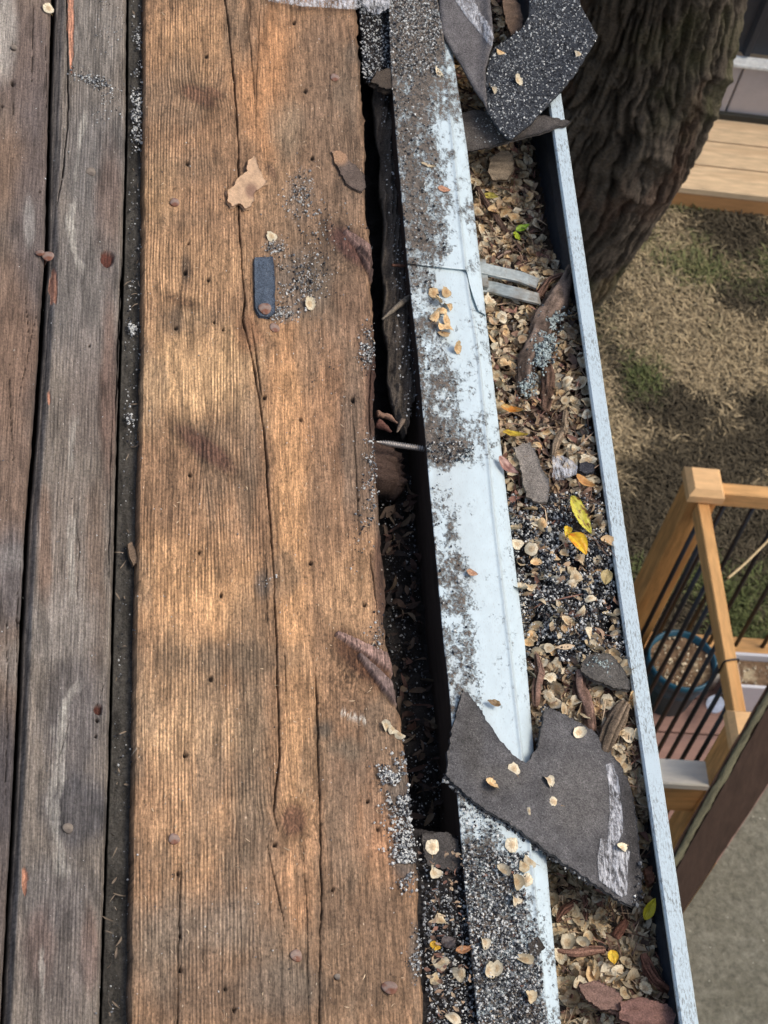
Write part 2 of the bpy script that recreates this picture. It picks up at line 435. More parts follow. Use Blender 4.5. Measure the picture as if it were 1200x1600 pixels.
# deck floor
M_DKF = mat_flat('brown_composite_board', col(146, 116, 104), .8, .25, 9, .8, 1.12, (1, 6, 6), .001, .5, c2=col(124, 100, 92), lo=.5, hi=.7)
dk = empty('deck', (XR + .5, Y2, ZDK)); tag(dk, 'reddish brown board deck floor enclosed by the cedar railing', 'deck')
ys = Y1 - .04; i = 0
while ys > Y2 - .05:
    box('deck_board', (XR + .02, ys - .135, ZDK - .03), (XE, ys, ZDK), M_DKF, dk, .003); ys -= .14
box('deck_frame', (XR + .03, ys, ZG), (XE - .02, Y1 - .03, ZDK - .032), M_CEDX, dk, .003)
# side rail from second post towards the house
M_PALE = mat_flat('weathered_pale_board', col(246, 236, 214), .8, .2, 12, .85, 1.1, (1, 6, 6), .001, .4)
zs = ZCAP - .26
sr = empty('stair_rail', (XR - .4, Y2, zs)); tag(sr, 'pale weathered board rail on a cedar beam beside the lower railing post', 'stair rail')
pz = atz(1065, 1186, zs)
ysr = pz[1]
box('handrail_board', (XR - .85, ysr - .085, zs - .03), (XR - .02, ysr, zs), M_PALE, sr, .004)
box('beam', (XR - .85, ysr - .08, zs - .16), (XR - .035, ysr - .035, zs - .032), M_CEDX, sr, .004)
box('stringer', (XR - .05, ysr - .35, ZDK - .1), (XR - .012, ysr - .09, zs - .12), M_CED, sr, .004)
# pot with soil
def lathe(name, prof, c, mat, parent=None, seg=40, cols=None):
    an = np.arange(seg) * 2 * math.pi / seg
    v = np.array([[c[0] + r * math.cos(a), c[1] + r * math.sin(a), c[2] + z] for r, z in prof for a in an])
    f = []
    for j in range(len(prof) - 1):
        for i in range(seg):
            f.append([j * seg + i, j * seg + (i + 1) % seg, (j + 1) * seg + (i + 1) % seg, (j + 1) * seg + i])
    return npmesh(name, v, np.array(f), mat, parent)
M_TEAL = mat_flat('teal_plastic', col(20, 74, 92), .4, .5, 10, .9, 1.1, bs=.05)
M_SOIL = mat_flat('potting_soil', col(122, 100, 78), .95, .1, 55, .5, 1.4, bd=.008, bs=1, c2=col(176, 160, 130), lo=.55, hi=.66)
pc = atz(1067, 1030, ZDK + .21); pr = .112
pot = empty('plant_pot', (pc[0], pc[1], ZDK)); tag(pot, 'round teal plastic plant pot with bare soil behind the railing balusters', 'plant pot')
lathe('pot_shell', [(.001, 0), (pr * .78, 0), (pr * .95, .17), (pr * 1.04, .172), (pr * 1.04, .21), (pr * .97, .21), (pr * .93, .12)], (pc[0], pc[1], ZDK), M_TEAL, pot)
nn = 30; rr = np.linspace(0.02, 1, 12) * pr * .95; aa = np.linspace(0, 2 * math.pi, nn, endpoint=False)
vs = np.array([[pc[0] + r * math.cos(a), pc[1] + r * math.sin(a), ZDK + .175 + .02 * float(vn(r * 90 + 7, a * 3, 5))] for r in rr for a in aa])
fs = np.array([[j * nn + i, j * nn + (i + 1) % nn, (j + 1) * nn + (i + 1) % nn, (j + 1) * nn + i] for j in range(11) for i in range(nn)])
npmesh('soil', vs, fs, M_SOIL, pot)
def pebbles(name, n, fn, parent, c, r=.006, kind='stuff'):
    P = fn(n); return gran_mesh(name, P, RNG.uniform(.5, 1, n) * r, c * RNG.uniform(.7, 1.2, n)[:, None], parent, kind)
OCT = np.array([[1, 0, 0], [-1, 0, 0], [0, 1, 0], [0, -1, 0], [0, 0, 1], [0, 0, -1]], float)
OF = np.array([[0, 2, 4], [2, 1, 4], [1, 3, 4], [3, 0, 4], [2, 0, 5], [1, 2, 5], [3, 1, 5], [0, 3, 5]])
def gran_mesh(name, P, r, c, parent=None, kind='stuff', label=None, cat=None):
    n = len(P); r = np.asarray(r) * RNG.choice([.5, .65, .85, 1.0, 1.4], n)
    q = RNG.normal(size=(n, 4)); q /= np.linalg.norm(q, axis=1)[:, None]
    a, b, cc, d = q.T
    Rm = np.stack([1 - 2 * (cc * cc + d * d), 2 * (b * cc - a * d), 2 * (b * d + a * cc), 2 * (b * cc + a * d), 1 - 2 * (b * b + d * d), 2 * (cc * d - a * b),
                   2 * (b * d - a * cc), 2 * (cc * d + a * b), 1 - 2 * (b * b + cc * cc)], -1).reshape(n, 3, 3)
    sh = OCT[None] * RNG.uniform(.55, 1.15, (n, 6, 1)) * r[:, None, None]
    v = np.einsum('nij,nkj->nki', Rm, sh) + P[:, None, :]
    f = (np.arange(n)[:, None, None] * 6 + OF[None]).reshape(-1, 3)
    o = npmesh(name, v.reshape(-1, 3), f, M_GRAN, parent, cols=np.repeat(c, 6, 0), smooth=False)
    return tag(o, label, cat, kind=kind)
def inpot(n):
    a = RNG.uniform(0, 2 * math.pi, n); r = np.sqrt(RNG.uniform(0, 1, n)) * pr * .85
    return np.stack([pc[0] + r * np.cos(a), pc[1] + r * np.sin(a), np.full(n, ZDK + .196)], -1)
pebbles('dry_leaf_bits', 90, inpot, pot, s2l((222, 205, 170)), .008)
# planter box
M_WPL = mat_flat('off_white_plastic', col(214, 214, 216), .5, .4, 10, .93, 1.05, bs=.05)
q0 = atz(1160, 1030, ZDK + .15)
pl = empty('planter_box', (q0[0] + .2, q0[1], ZDK)); tag(pl, 'long off white planter box of soil standing inside the far railing', 'planter box')
xa, xb, ya, yb = q0[0] - .03, q0[0] + .5, q0[1] - .11, q0[1] + .03
for nm, lo, hi in (('side_panel', (xa, ya, ZDK + .001), (xb, ya + .012, ZDK + .15)), ('side_panel', (xa, yb - .012, ZDK + .001), (xb, yb, ZDK + .15)),
                   ('end_panel', (xa, ya + .013, ZDK + .001), (xa + .012, yb - .013, ZDK + .15)), ('end_panel', (xb - .012, ya + .013, ZDK + .001), (xb, yb - .013, ZDK + .15))):
    box(nm, lo, hi, M_WPL, pl, .003)
box('soil', (xa + .013, ya + .013, ZDK + .01), (xb - .013, yb - .013, ZDK + .12), M_SOIL, pl, .002)
xr_ = RNG.uniform(xa + .02, xb - .02, 70); yr_ = RNG.uniform(ya + .02, yb - .02, 70)
gran_mesh('dry_leaf_bits', np.stack([xr_, yr_, np.full(70, ZDK + .123)], -1), RNG.uniform(.003, .008, 70), s2l((216, 200, 170)) * RNG.uniform(.5, 1.1, 70)[:, None], pl)
# cup and scoop
cu = atz(1121, 1045, ZDK + .1)
cup = lathe('cup', [(.001, 0), (.022, 0), (.026, .10), (.023, .10), (.02, .01)], (cu[0], cu[1], ZDK + .001), mat_flat('cream_plastic', col(212, 206, 192), .5, bs=.05), seg=24)
tag(cup, 'small cream cup standing on the deck next to the teal pot', 'cup')
sc_ = atz(1119, 1097, ZDK + .1)
an = np.linspace(0, 2 * math.pi, 24, endpoint=False)
v = np.array([[sc_[0] + .027 * math.cos(a) * (1 - .25 * max(0, math.sin(a)) * 0), sc_[1] + .034 * math.sin(a), ZDK + .09 + .012 * math.cos(a)] for a in an])
scp = empty('garden_scoop', (sc_[0], sc_[1], ZDK)); tag(scp, 'pale blue plastic scoop with a dark handle, near the cup', 'scoop')
slab3('blade', v, .006, mat_flat('pale_blue_plastic', col(192, 202, 218), .4, .5, bs=.05), scp)
rod('handle', (sc_[0] + .02, sc_[1] + .03, ZDK + .085), (sc_[0] + .07, sc_[1] + .075, ZDK + .02), .008, M_BLK, scp)

# ================================================================= tubes
def smooth_path(P, n):
    P = np.asarray(P, float); d = np.r_[0, np.cumsum(np.linalg.norm(np.diff(P, axis=0), axis=1))]
    t = np.linspace(0, d[-1], n)
    Q = np.stack([np.interp(t, d, P[:, k]) for k in range(P.shape[1])], -1)
    w_ = max(1, n // (len(P) * 3))
    if len(P) > 2:
        ker = np.ones(2 * w_ + 1) / (2 * w_ + 1)
        Qp = np.vstack([np.repeat(Q[:1], w_, 0), Q, np.repeat(Q[-1:], w_, 0)])
        Q = np.stack([np.convolve(Qp[:, k], ker, 'valid') for k in range(P.shape[1])], -1)
    return Q
def tube(name, P, r, mat, parent=None, seg=12, n=40, rough=.15, cfn=None, seed=1, origin=None, fs=(3, 25), close=True):
    """P (k,3) path, r list of radii"""
    P = np.asarray(P, float); r = np.asarray(r, float)
    PR = smooth_path(np.c_[P, np.interp(np.linspace(0, 1, len(P)), np.linspace(0, 1, len(r)), r)], n)
    Q, rr_ = PR[:, :3], PR[:, 3]
    T = np.gradient(Q, axis=0); T /= np.linalg.norm(T, axis=1)[:, None]
    s = np.cross(T, np.array([.21, .33, .92])); s /= np.linalg.norm(s, axis=1)[:, None]; b = np.cross(T, s)
    an_ = np.arange(seg) * 2 * math.pi / seg
    L = np.r_[0, np.cumsum(np.linalg.norm(np.diff(Q, axis=0), axis=1))]
    aa_, ll = np.meshgrid(an_, L)
    nz = fbm(np.cos(aa_) * fs[0] + 5, np.sin(aa_) * fs[0] + ll * fs[1] * 3, seed, 4)
    nz2 = fbm(np.cos(aa_) * fs[0] * 2 + ll * 9, np.sin(aa_) * fs[0] * 2, seed + 4, 3)
    rad = rr_[:, None] * (1 + rough * 2 * (nz - .5) + rough * (nz2 - .5))
    v = Q[:, None, :] + rad[..., None] * (np.cos(an_)[None, :, None] * s[:, None, :] + np.sin(an_)[None, :, None] * b[:, None, :])
    v = v.reshape(-1, 3)
    f = np.array([[j * seg + i, j * seg + (i + 1) % seg, (j + 1) * seg + (i + 1) % seg, (j + 1) * seg + i] for j in range(n - 1) for i in range(seg)])
    fl = [f, np.arange(seg)[::-1][None], ((n - 1) * seg + np.arange(seg))[None]]
    c = None
    if cfn is not None: c = cfn(nz.ravel(), v, ll.ravel() / L[-1])
    return npmesh(name, v, fl, mat, parent, cols=c, origin=origin)

# ================================================================= tree trunk
def tree():
    pts = [(1090, -420, 4.3), (1045, -180, 4.9), (1003, 0, 5.5), (975, 100, 5.85), (915, 215, 6.25), (862, 300, 6.6), (770, 440, 7.15), (690, 560, 7.6), (620, 660, 7.95)]
    rp = [125, 140, 158, 166, 163, 160, 158, 165, 215]
    P = np.array([atd(x, y, d) for x, y, d in pts]); r = np.array([a * p[2] / F for a, p in zip(rp, pts)])
    # run on down to the ground
    g0 = P[-1].copy(); g0[2] = ZG - .1; g0[:2] += (P[-1] - P[-2])[:2] * .5
    P = np.vstack([P, g0]); r = np.r_[r, r[-1] * 1.35]
    up = P[0] + (P[0] - P[1]) * 2.5; P = np.vstack([up, P]); r = np.r_[r[0] * .85, r]
    n, seg = 620, 340
    PR = smooth_path(np.c_[P, r], n); Q, rr_ = PR[:, :3], PR[:, 3]
    T = np.gradient(Q, axis=0); T /= np.linalg.norm(T, axis=1)[:, None]
    s = np.cross(T, np.array([.9, .3, .1])); s /= np.linalg.norm(s, axis=1)[:, None]; b = np.cross(T, s)
    an_ = np.arange(seg) * 2 * math.pi / seg
    L = np.r_[0, np.cumsum(np.linalg.norm(np.diff(Q, axis=0), axis=1))]
    aa_, ll = np.meshgrid(an_, L)
    rl = .27
    sx = aa_ * rl; per = 2 * math.pi * rl
    def pn(fx, fy, sd, warp=0, o=4):      # periodic ridged noise
        wq = np.clip(aa_ / (2 * math.pi), 0, 1)
        a = fbm(sx * fx + warp, ll * fy, sd, o); b2 = fbm((sx - per) * fx + warp, ll * fy, sd, o)
        wq = ss(.8, 1, wq)
        return a * (1 - wq) + b2 * wq
    wrp = (pn(3, 1.6, 9) - .5) * 2.2
    r1 = 1 - np.abs(pn(30, 2.6, 21, wrp * 2.0, 5) - .5) * 2.6          # long ridges
    r2 = 1 - np.abs(pn(70, 5, 51, wrp * 3, 4) - .5) * 2
    r3 = pn(110, 30, 91, 0, 4)
    pl_ = pn(26, 9, 131, wrp, 3)
    h = -ss(.78, .99, r1) * .013 + (r2 - .7) * .010 + (r3 - .5) * .014 + (pn(4, 1.5, 14) - .5) * .05 + (np.floor(pl_ * 7) / 7 - .5) * .012
    # knot scar near the lower part
    # find grid point nearest to photo px (1015, 270)
    v0 = Q[:, None, :] + rr_[:, None, None] * (np.cos(an_)[None, :, None] * s[:, None, :] + np.sin(an_)[None, :, None] * b[:, None, :])
    px, py = proj(v0); vis = ((v0 - CAM) * (v0 - Q[:, None, :])).sum(-1) < 0
    def scar(cx, cy, rad, hh):
        dd = np.hypot((px - cx), (py - cy) * 1.2) / rad
        ring = np.exp(-((dd - 1) / .35) ** 2) - 1.3 * np.exp(-(dd / .6) ** 2) + .35 * np.sin(dd * 14) * np.exp(-dd * .8)
        return np.where(vis, ring * hh, 0)
    h = h + scar(1010, 275, 42, .012) + scar(1120, 150, 36, .012)
    v = v0 + h[..., None] * (np.cos(an_)[None, :, None] * s[:, None, :] + np.sin(an_)[None, :, None] * b[:, None, :])
    big = pn(3, 2, 33)
    c = s2l((84, 76, 66)) * (.38 + 1.3 * ss(.3, 1, r2)[..., None])
    c = c * (1 - .6 * ss(.78, .97, r1))[..., None]
    c = c * (.65 + .7 * pn(60, 8, 63, wrp * 4)[..., None])
    mo = ss(.5, .62, big)[..., None]; c = c * (1 - mo * .35) + s2l((112, 112, 76)) * mo * .35 * (.5 + r3[..., None])
    rd = .5 * ss(.56, .7, pn(9, 3, 44))[..., None]; c = c * (1 - rd * .4) + s2l((116, 74, 54)) * rd * .4
    f = gridf(n, seg); w_ = np.array([[j * seg + seg - 1, j * seg, (j + 1) * seg, (j + 1) * seg + seg - 1] for j in range(n - 1)])
    t_ = empty('tree', tuple(P[-1])); tag(t_, 'thick leaning tree trunk with dark furrowed bark beyond the gutter', 'tree')
    npmesh('trunk', v.reshape(-1, 3), [f, w_], mat_col('furrowed_bark', .95, .1, 120, .5, 1.5, .01, 1), t_, cols=np.clip(c, 0, 1).reshape(-1, 3))
tree()

# ================================================================= lean-to panel beside deck
def panel():
    zt, zb = ZCAP + .36, ZCAP + .12
    a = atz(1205, 1095, zt); b_ = atz(1040, 1388, zt)
    c_ = atz(1205, 1218, zb); d2 = atz(1040, 1466, zb)
    a2 = a + (a - b_) * .25; c2 = c_ + (c_ - d2) * .25; b2 = b_ + (b_ - a) * 1.3; d3 = d2 + (d2 - c_) * 1.3
    nU, nVv = 90, 30
    s_ = np.linspace(0, 1, nU); q_ = np.linspace(0, 1, nVv)
    ss_, qq = np.meshgrid(s_, q_)
    top = b2[None, None] * (1 - ss_[..., None]) + a2[None, None] * ss_[..., None]
    bot = d3[None, None] * (1 - ss_[..., None]) + c2[None, None] * ss_[..., None]
    P = top * (1 - qq[..., None]) + bot * qq[..., None]
    nrm = _n(np.cross(a2 - b2, d3 - b2)); nrm = nrm if nrm[2] > 0 else -nrm
    P = P + nrm * ((fbm(ss_ * 40, qq * 6, 6) - .5) * .004)[..., None]
    Q = P - nrm * .03
    v = np.vstack([P.reshape(-1, 3), Q.reshape(-1, 3)]); o2 = nU * nVv
    bd = [j for j in range(nU)] + [r * nU + nU - 1 for r in range(1, nVv)] + [(nVv - 1) * nU + j for j in range(nU - 2, -1, -1)] + [r * nU for r in range(nVv - 2, 0, -1)]
    bf = np.array([[bd[i], bd[(i + 1) % len(bd)], bd[(i + 1) % len(bd)] + o2, bd[i] + o2] for i in range(len(bd))])
    c = np.tile(s2l((60, 46, 38)), (2 * o2, 1)) * (.8 + .4 * fbm(np.r_[ss_.ravel(), ss_.ravel()] * 30, np.r_[qq.ravel(), qq.ravel()] * 3, 8))[:, None]
    pn_ = empty('low_roof', ((c_ + d2) / 2 * [1, 1, 0] + [0, 0, ZG])); tag(pn_, 'low rough grey felt roof with a dark brown raised edge board in front of the railing', 'roof')
    npmesh('edge_board', v, [gridf(nVv, nU), gridf(nVv, nU, o2, True), bf], mat_col('brown_board', .9, .15, 25, .75, 1.2, .004, .8), pn_, cols=c)
    tube('mossy_edge', [b2 - nrm * .012 + [0, 0, .003], (a2 + b2) / 2 - nrm * .012 + [0, 0, .003], a2 - nrm * .012 + [0, 0, .003]], [.009, .009], M_DIRT, pn_, 12, 260, .45,
         lambda z, v_, l: s2l((104, 100, 78)) * (.5 + z)[:, None], 7, fs=(2, 12))
    e = _n((c2 - d3) * [1, 1, 0]); nn_ = np.array([-e[1], e[0], 0]); nn_ = nn_ if nn_[0] > 0 else -nn_
    R4 = np.array([d3, c2, c2 + nn_ * 1.3, d3 + nn_ * 1.3]) + nn_ * .002
    slab3('roof_surface', R4, .05, patio_mat(), pn_)
    W4 = np.array([d3 + e * .08, c2 - e * .08, c2 - e * .08 + nn_ * 1.2, d3 + e * .08 + nn_ * 1.2]) + nn_ * .05; W4[:, 2] -= .052
    slab3('wall', W4, W4[0, 2] - ZG, mat_flat('brown_siding', col(112, 92, 78), .8, .2, 8), pn_)
panel()

# ================================================================= ROOF (near)
from mathutils.geometry import delaunay_2d_cdt
def line_uv(pts, n=0.0):
    p = np.array(pts, float); u, v = uv(p[:, 0], p[:, 1], n); o = np.argsort(v)
    return v[o], u[o]
def vrange(xm, ya, yb, n=0.0):
    return float(uv(xm, yb, n)[1]), float(uv(xm, ya, n)[1])
def board(name, Lp, Rp, n_top, thick, nu, nv, fn, mat, parent=None, ya=-260, yb=1860, edge=0.0, seed=1, origin=None):
    """a board laid along the eave on the roof plane; fn(px,py,u,v,s)-> height, colour, grain, ridge"""
    v0, v1 = vrange((Lp[0][0] + Rp[0][0]) / 2, ya, yb, n_top)
    lv, lu = line_uv(Lp, n_top); rv, ru = line_uv(Rp, n_top)
    vr = np.linspace(v0, v1, nv); s = np.linspace(0, 1, nu)
    def ext(x, xp, fp):
        y = np.interp(x, xp, fp)
        a = (fp[1] - fp[0]) / (xp[1] - xp[0]); b = (fp[-1] - fp[-2]) / (xp[-1] - xp[-2])
        y = np.where(x < xp[0], fp[0] + a * (x - xp[0]) * .3, y); return np.where(x > xp[-1], fp[-1] + b * (x - xp[-1]) * .3, y)
    uL = ext(vr, lv, lu) + .35 * edge * (fbm(vr * 60, vr * 0, seed, 4) - .5); uR = ext(vr, rv, ru) + edge * (fbm(vr * 75, vr * 0, seed + 9, 5) - .5)
    S, VV = np.meshgrid(s, vr); UU = uL[:, None] * (1 - S) + uR[:, None] * S
    P0 = ruv(UU, VV, n_top); px, py = proj(P0)
    h, c, g_, rdg = fn(px, py, UU, VV, S)
    P = P0 + h[..., None] * N
    nb_ = nv * nu
    bl = ruv(uL, vr, n_top - thick); br = ruv(uR, vr, n_top - thick)
    verts = np.vstack([P.reshape(-1, 3), bl, br])
    f = gridf(nv, nu)
    j = np.arange(nv - 1)
    fl = np.stack([j * nu, (j + 1) * nu, nb_ + j + 1, nb_ + j], -1)
    fr = np.stack([j * nu + nu - 1, nb_ + nv + j, nb_ + nv + j + 1, (j + 1) * nu + nu - 1], -1)
    fb = np.stack([nb_ + j, nb_ + j + 1, nb_ + nv + j + 1, nb_ + nv + j], -1)
    e0 = np.r_[np.arange(nu), nb_ + nv, nb_][None]; e1 = np.r_[np.arange(nu)[::-1] + (nv - 1) * nu, nb_ + nv - 1, nb_ + 2 * nv - 1][None]
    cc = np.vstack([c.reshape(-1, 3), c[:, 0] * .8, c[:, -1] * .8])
    gg = np.stack([g_, VV, np.zeros_like(VV)], -1).reshape(-1, 3)
    gg = np.vstack([gg, np.stack([uL + .02, vr, np.full(nv, thick)], -1), np.stack([uR + .02, vr, np.full(nv, thick)], -1)])
    rr = np.r_[rdg.ravel(), np.zeros(2 * nv)]
    org = origin if origin is not None else ruv((uL.mean() + uR.mean()) / 2, (v0 + v1) / 2, n_top - thick)
    return npmesh(name, verts, [f, fl, fr, fb, e0, e1], mat, parent, cols=np.clip(cc, 0, 1), attrs={'grain': gg, 'ridge': rr}, origin=org if parent is None else None)
def blob(c, px, py, cx, cy, rx, ry, rgb, k=1.0, ang=0, seed=0, soft=.45, wob=.35):
    a = math.radians(ang); dx, dy = px - cx, py - cy
    X = (dx * math.cos(a) + dy * math.sin(a)) / rx; Y = (-dx * math.sin(a) + dy * math.cos(a)) / ry
    d = np.hypot(X, Y) + wob * (fbm(px / 38 + cx, py / 60 + cy, int(cx + cy) + seed, 4) - .5) * 2
    m_ = (k * ss(1 + soft, 1 - soft, d))[..., None]
    return c * (1 - m_) + s2l(rgb) * m_
def crack(h, c, px, py, pts, wd=2.2, depth=.005, rgb=(30, 22, 17), jit=1.8, seed=0):
    p = np.array(pts, float); x = np.interp(py, p[:, 1], p[:, 0]) + jit * (fbm(py / 26, py * 0 + seed, 71 + seed, 4) - .5) * 2
    on = (py > p[0, 1]) & (py < p[-1, 1])
    tp = np.clip(np.minimum(py - p[0, 1], p[-1, 1] - py) / 40, .25, 1)
    wv = wd * tp * (.55 + .9 * vn(py / 17, py * 0, seed + 5))
    wv = wv * .62; jw = vn(px / 2.5, py / 9, seed + 15)
    m_ = np.where(on, np.clip(1.25 - np.abs(px - x) / wv, 0, 1) * ss(.08, .3, jw + .12), 0); m2 = np.where(on, np.exp(-np.abs(px - x) / (wv * 4)), 0) * .25
    h = h - depth * m_; c = c * (1 - np.clip(m_ + m2, 0, 1))[..., None] + s2l(rgb) * np.clip(m_ + m2, 0, 1)[..., None]
    return h, c
def hole(h, c, px, py, x, y, r=3, depth=.004, rgb=(34, 24, 18)):
    r = r * .62; d = np.hypot(px - x, (py - y) * .75) / r + .9 * (fbm(px / 3 + x, py / 5, 5, 2) - .5); m_ = np.clip(1.4 - d, 0, 1); m2 = np.exp(-np.hypot((px - x) / r, (py - y) / r / 2.2) * .5) * (.15 + .35 * ((x * 7 + y) % 5) / 4)
    q = np.clip(m_ + m2, 0, 1)[..., None]
    return h - depth * m_, c * (1 - q) + s2l(rgb) * q

# ---- the large orange brown plank
PL = [(228, -300), (228, 0), (227, 200), (226, 420), (224, 600), (219, 800), (215, 1000), (211, 1200), (208, 1400), (205, 1600), (200, 1900)]
PRt = [(548, -300), (560, 0), (562, 60), (566, 120), (571, 180), (575, 240), (574, 300), (577, 345), (584, 380), (583, 430), (587, 500), (588, 560), (588, 640), (589, 700),
       (592, 740), (596, 800), (602, 880), (607, 940), (604, 990), (610, 1020), (614, 1040), (616, 1055), (621, 1092), (629, 1112), (636, 1170), (641, 1230), (648, 1300), (655, 1360), (660, 1450), (667, 1600), (682, 1900)]
def f_plank(px, py, u, v, s):
    c = np.ones(px.shape + (3,)) * s2l((158, 118, 82)); h = np.zeros(px.shape)
    for a in [(300, 60, 75, 70, (184, 138, 92), .7), (412, 110, 34, 130, (192, 134, 82), .85), (245, 300, 30, 50, (190, 145, 95), .7), (300, 430, 100, 70, (190, 144, 98), .75),
              (300, 590, 110, 80, (206, 160, 108), .9), (452, 640, 26, 180, (198, 142, 88), .85), (490, 620, 50, 100, (180, 130, 85), .6), (300, 930, 105, 80, (205, 152, 98), .9),
              (455, 850, 24, 230, (202, 148, 94), .9), (290, 1150, 95, 70, (206, 160, 112), .85), (270, 1050, 60, 60, (192, 150, 106), .6), (470, 1190, 34, 130, (202, 150, 98), .9),
              (290, 1290, 85, 90, (196, 148, 102), .8), (470, 1400, 26, 90, (190, 138, 92), .8), (600, 1300, 45, 70, (186, 132, 90), .7), (545, 900, 50, 60, (180, 134, 90), .7), (550, 950, 40, 60, (182, 138, 94), .6),
              (340, 820, 60, 40, (180, 134, 92), .5), (520, 480, 40, 50, (156, 116, 80), .5), (360, 700, 60, 50, (176, 130, 88), .4),
              # darker and greyer weathering
              (285, 262, 65, 28, (126, 102, 78), .65), (275, 345, 60, 16, (136, 108, 80), .5), (290, 500, 50, 20, (134, 110, 84), .6), (300, 700, 75, 55, (128, 96, 68), .65), (260, 780, 60, 40, (148, 112, 80), .4),
              (345, 1030, 110, 26, (128, 106, 82), .7), (392, 1160, 30, 160, (118, 104, 84), .8), (385, 1330, 42, 110, (124, 104, 84), .7), (320, 1450, 120, 42, (146, 130, 112), .85),
              (350, 1550, 150, 62, (122, 102, 84), .75), (520, 1530, 100, 90, (112, 92, 72), .75), (600, 1480, 60, 80, (116, 94, 74), .5), (530, 160, 45, 230, (132, 102, 76), .8), (520, 60, 40, 80, (146, 108, 76), .6),
              (450, 200, 28, 50, (134, 120, 98), .7), (430, 300, 40, 60, (158, 126, 92), .4), (470, 430, 60, 70, (124, 104, 82), .65), (545, 600, 40, 200, (136, 100, 74), .7), (560, 1150, 55, 60, (128, 100, 76), .7), (560, 1210, 50, 50, (150, 108, 78), .5),
              (505, 1140, 16, 14, (84, 78, 68), .8), (545, 1170, 25, 18, (112, 104, 86), .7), (560, 82, 20, 14, (96, 84, 72), .7), (560, 290, 26, 24, (110, 90, 76), .7),
              (290, 420, 8, 30, (86, 70, 56), .8), (275, 500, 9, 20, (92, 76, 62), .6), (410, 915, 13, 22, (84, 84, 82), .7), (390, 520, 18, 25, (140, 88, 54), .6),
              (585, 620, 15, 100, (92, 58, 46), .9), (597, 880, 13, 110, (94, 66, 54), .85), (590, 1000, 30, 30, (140, 108, 82), .5), (605, 1060, 28, 26, (112, 80, 56), .7)]:
        c = blob(c, px, py, *(a[:5] + ((a[5] if a[4][0] > 150 or a[2] < 20 else a[5] * .72),)), soft=.6, wob=.6)
    for a in [(470, 305, 24, 36, (112, 106, 98), .45), (432, 385, 16, 14, (112, 106, 98), .5), (470, 440, 42, 46, (108, 102, 94), .55), (440, 492, 22, 12, (110, 106, 100), .6), (625, 1240, 24, 46, (92, 88, 84), .8), (636, 1330, 20, 50, (92, 88, 84), .8), (575, 545, 12, 30, (104, 98, 90), .6), (580, 740, 12, 60, (104, 96, 88), .5), (652, 1490, 12, 40, (104, 98, 90), .6),
              (520, 280, 55, 240, (118, 98, 80), .45), (560, 700, 30, 120, (122, 96, 78), .5), (480, 560, 20, 70, (128, 102, 78), .5), (500, 760, 18, 90, (134, 104, 78), .4), (530, 1300, 22, 90, (138, 108, 84), .4), (395, 700, 16, 80, (130, 100, 74), .5), (410, 800, 14, 60, (150, 110, 76), .5), (385, 980, 40, 60, (140, 112, 84), .4), (250, 250, 20, 80, (148, 116, 84), .4), (500, 330, 30, 30, (140, 110, 84), .4), (560, 480, 20, 60, (128, 100, 78), .5), (330, 1210, 30, 40, (168, 128, 92), .4), (240, 1500, 30, 60, (132, 112, 92), .5), (560, 1420, 60, 40, (128, 100, 76), .5), (440, 1540, 60, 40, (126, 110, 94), .5)]:
        c = blob(c, px, py, *a)
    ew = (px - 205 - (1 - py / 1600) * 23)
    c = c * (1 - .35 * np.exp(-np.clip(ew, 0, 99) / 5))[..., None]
    # curly figure, mottling
    cur = fbm(px / 260, (py + px * .25) / 34, 5, 3); c = c * (.92 + .16 * ss(.3, .7, cur))[..., None]
    mt = fbm(px / 26, py / 40, 8, 5); c = c * (.82 + .36 * mt)[..., None]
    gr = fbm(px / 55, py / 150, 19, 4); gm = (.35 * ss(.52, .7, gr))[..., None]; c = c * (1 - gm) + s2l((120, 106, 88)) * gm
    # grain coordinate with knots
    g_ = u + .0016 * (fbm(v * 9, u * 30, 2, 3) - .5) + .0003 * np.sin(v * 40 + u * 60)
    kn = [(310, 150, 34, 13, 28, (126, 86, 62)), (322, 702, 58, 17, 38, (112, 74, 58)), (548, 385, 46, 20, 45, (104, 66, 58)), (566, 1032, 66, 24, 42, (110, 70, 46)), (459, 1282, 20, 26, 0, (128, 86, 62)), (283, 470, 26, 8, 20, (126, 92, 62)),
          (425, 268, 14, 6, 60, (130, 96, 70)), (335, 145, 18, 7, 30, (132, 92, 66))]
    for (kx, ky, ra, rb, an, rgb) in kn:
        a = math.radians(an); dx, dy = px - kx, py - ky
        X = (dx * math.cos(a) + dy * math.sin(a)) / ra; Y = (-dx * math.sin(a) + dy * math.cos(a)) / rb
        d = np.hypot(X, Y) + .3 * (fbm(px / 9, py / 9, int(kx), 3) - .5)
        side = np.sign(dx); g_ = g_ + side * .0075 * rb / 20 * np.exp(-np.abs(dx) / 42) / (1 + (dy / (ra * .9)) ** 2)
        m_ = ss(1.25, .6, d)[..., None]; rings = .85 + (.22 if ra < 30 else .08) * np.sin(d * 14 + 3 * fbm(px / 14, py / 14, 3, 2)) + .5 * (fbm(X * ra / 14, Y * rb / 3.5, 6, 4) - .5)
        c = c * (1 - m_ * .85) + (s2l(rgb) * rings[..., None]) * m_ * .85
        ro = .7 * np.exp(-((d - 1.15) / .28) ** 2)[..., None]; c = c * (1 - .4 * ro)
        h = h + (.0010 * ss(1.2, .4, d) * (fbm(px / 5, py / 5, 4, 3) - .2)) + .0002 * np.sin(d * 12) * np.exp(-d)
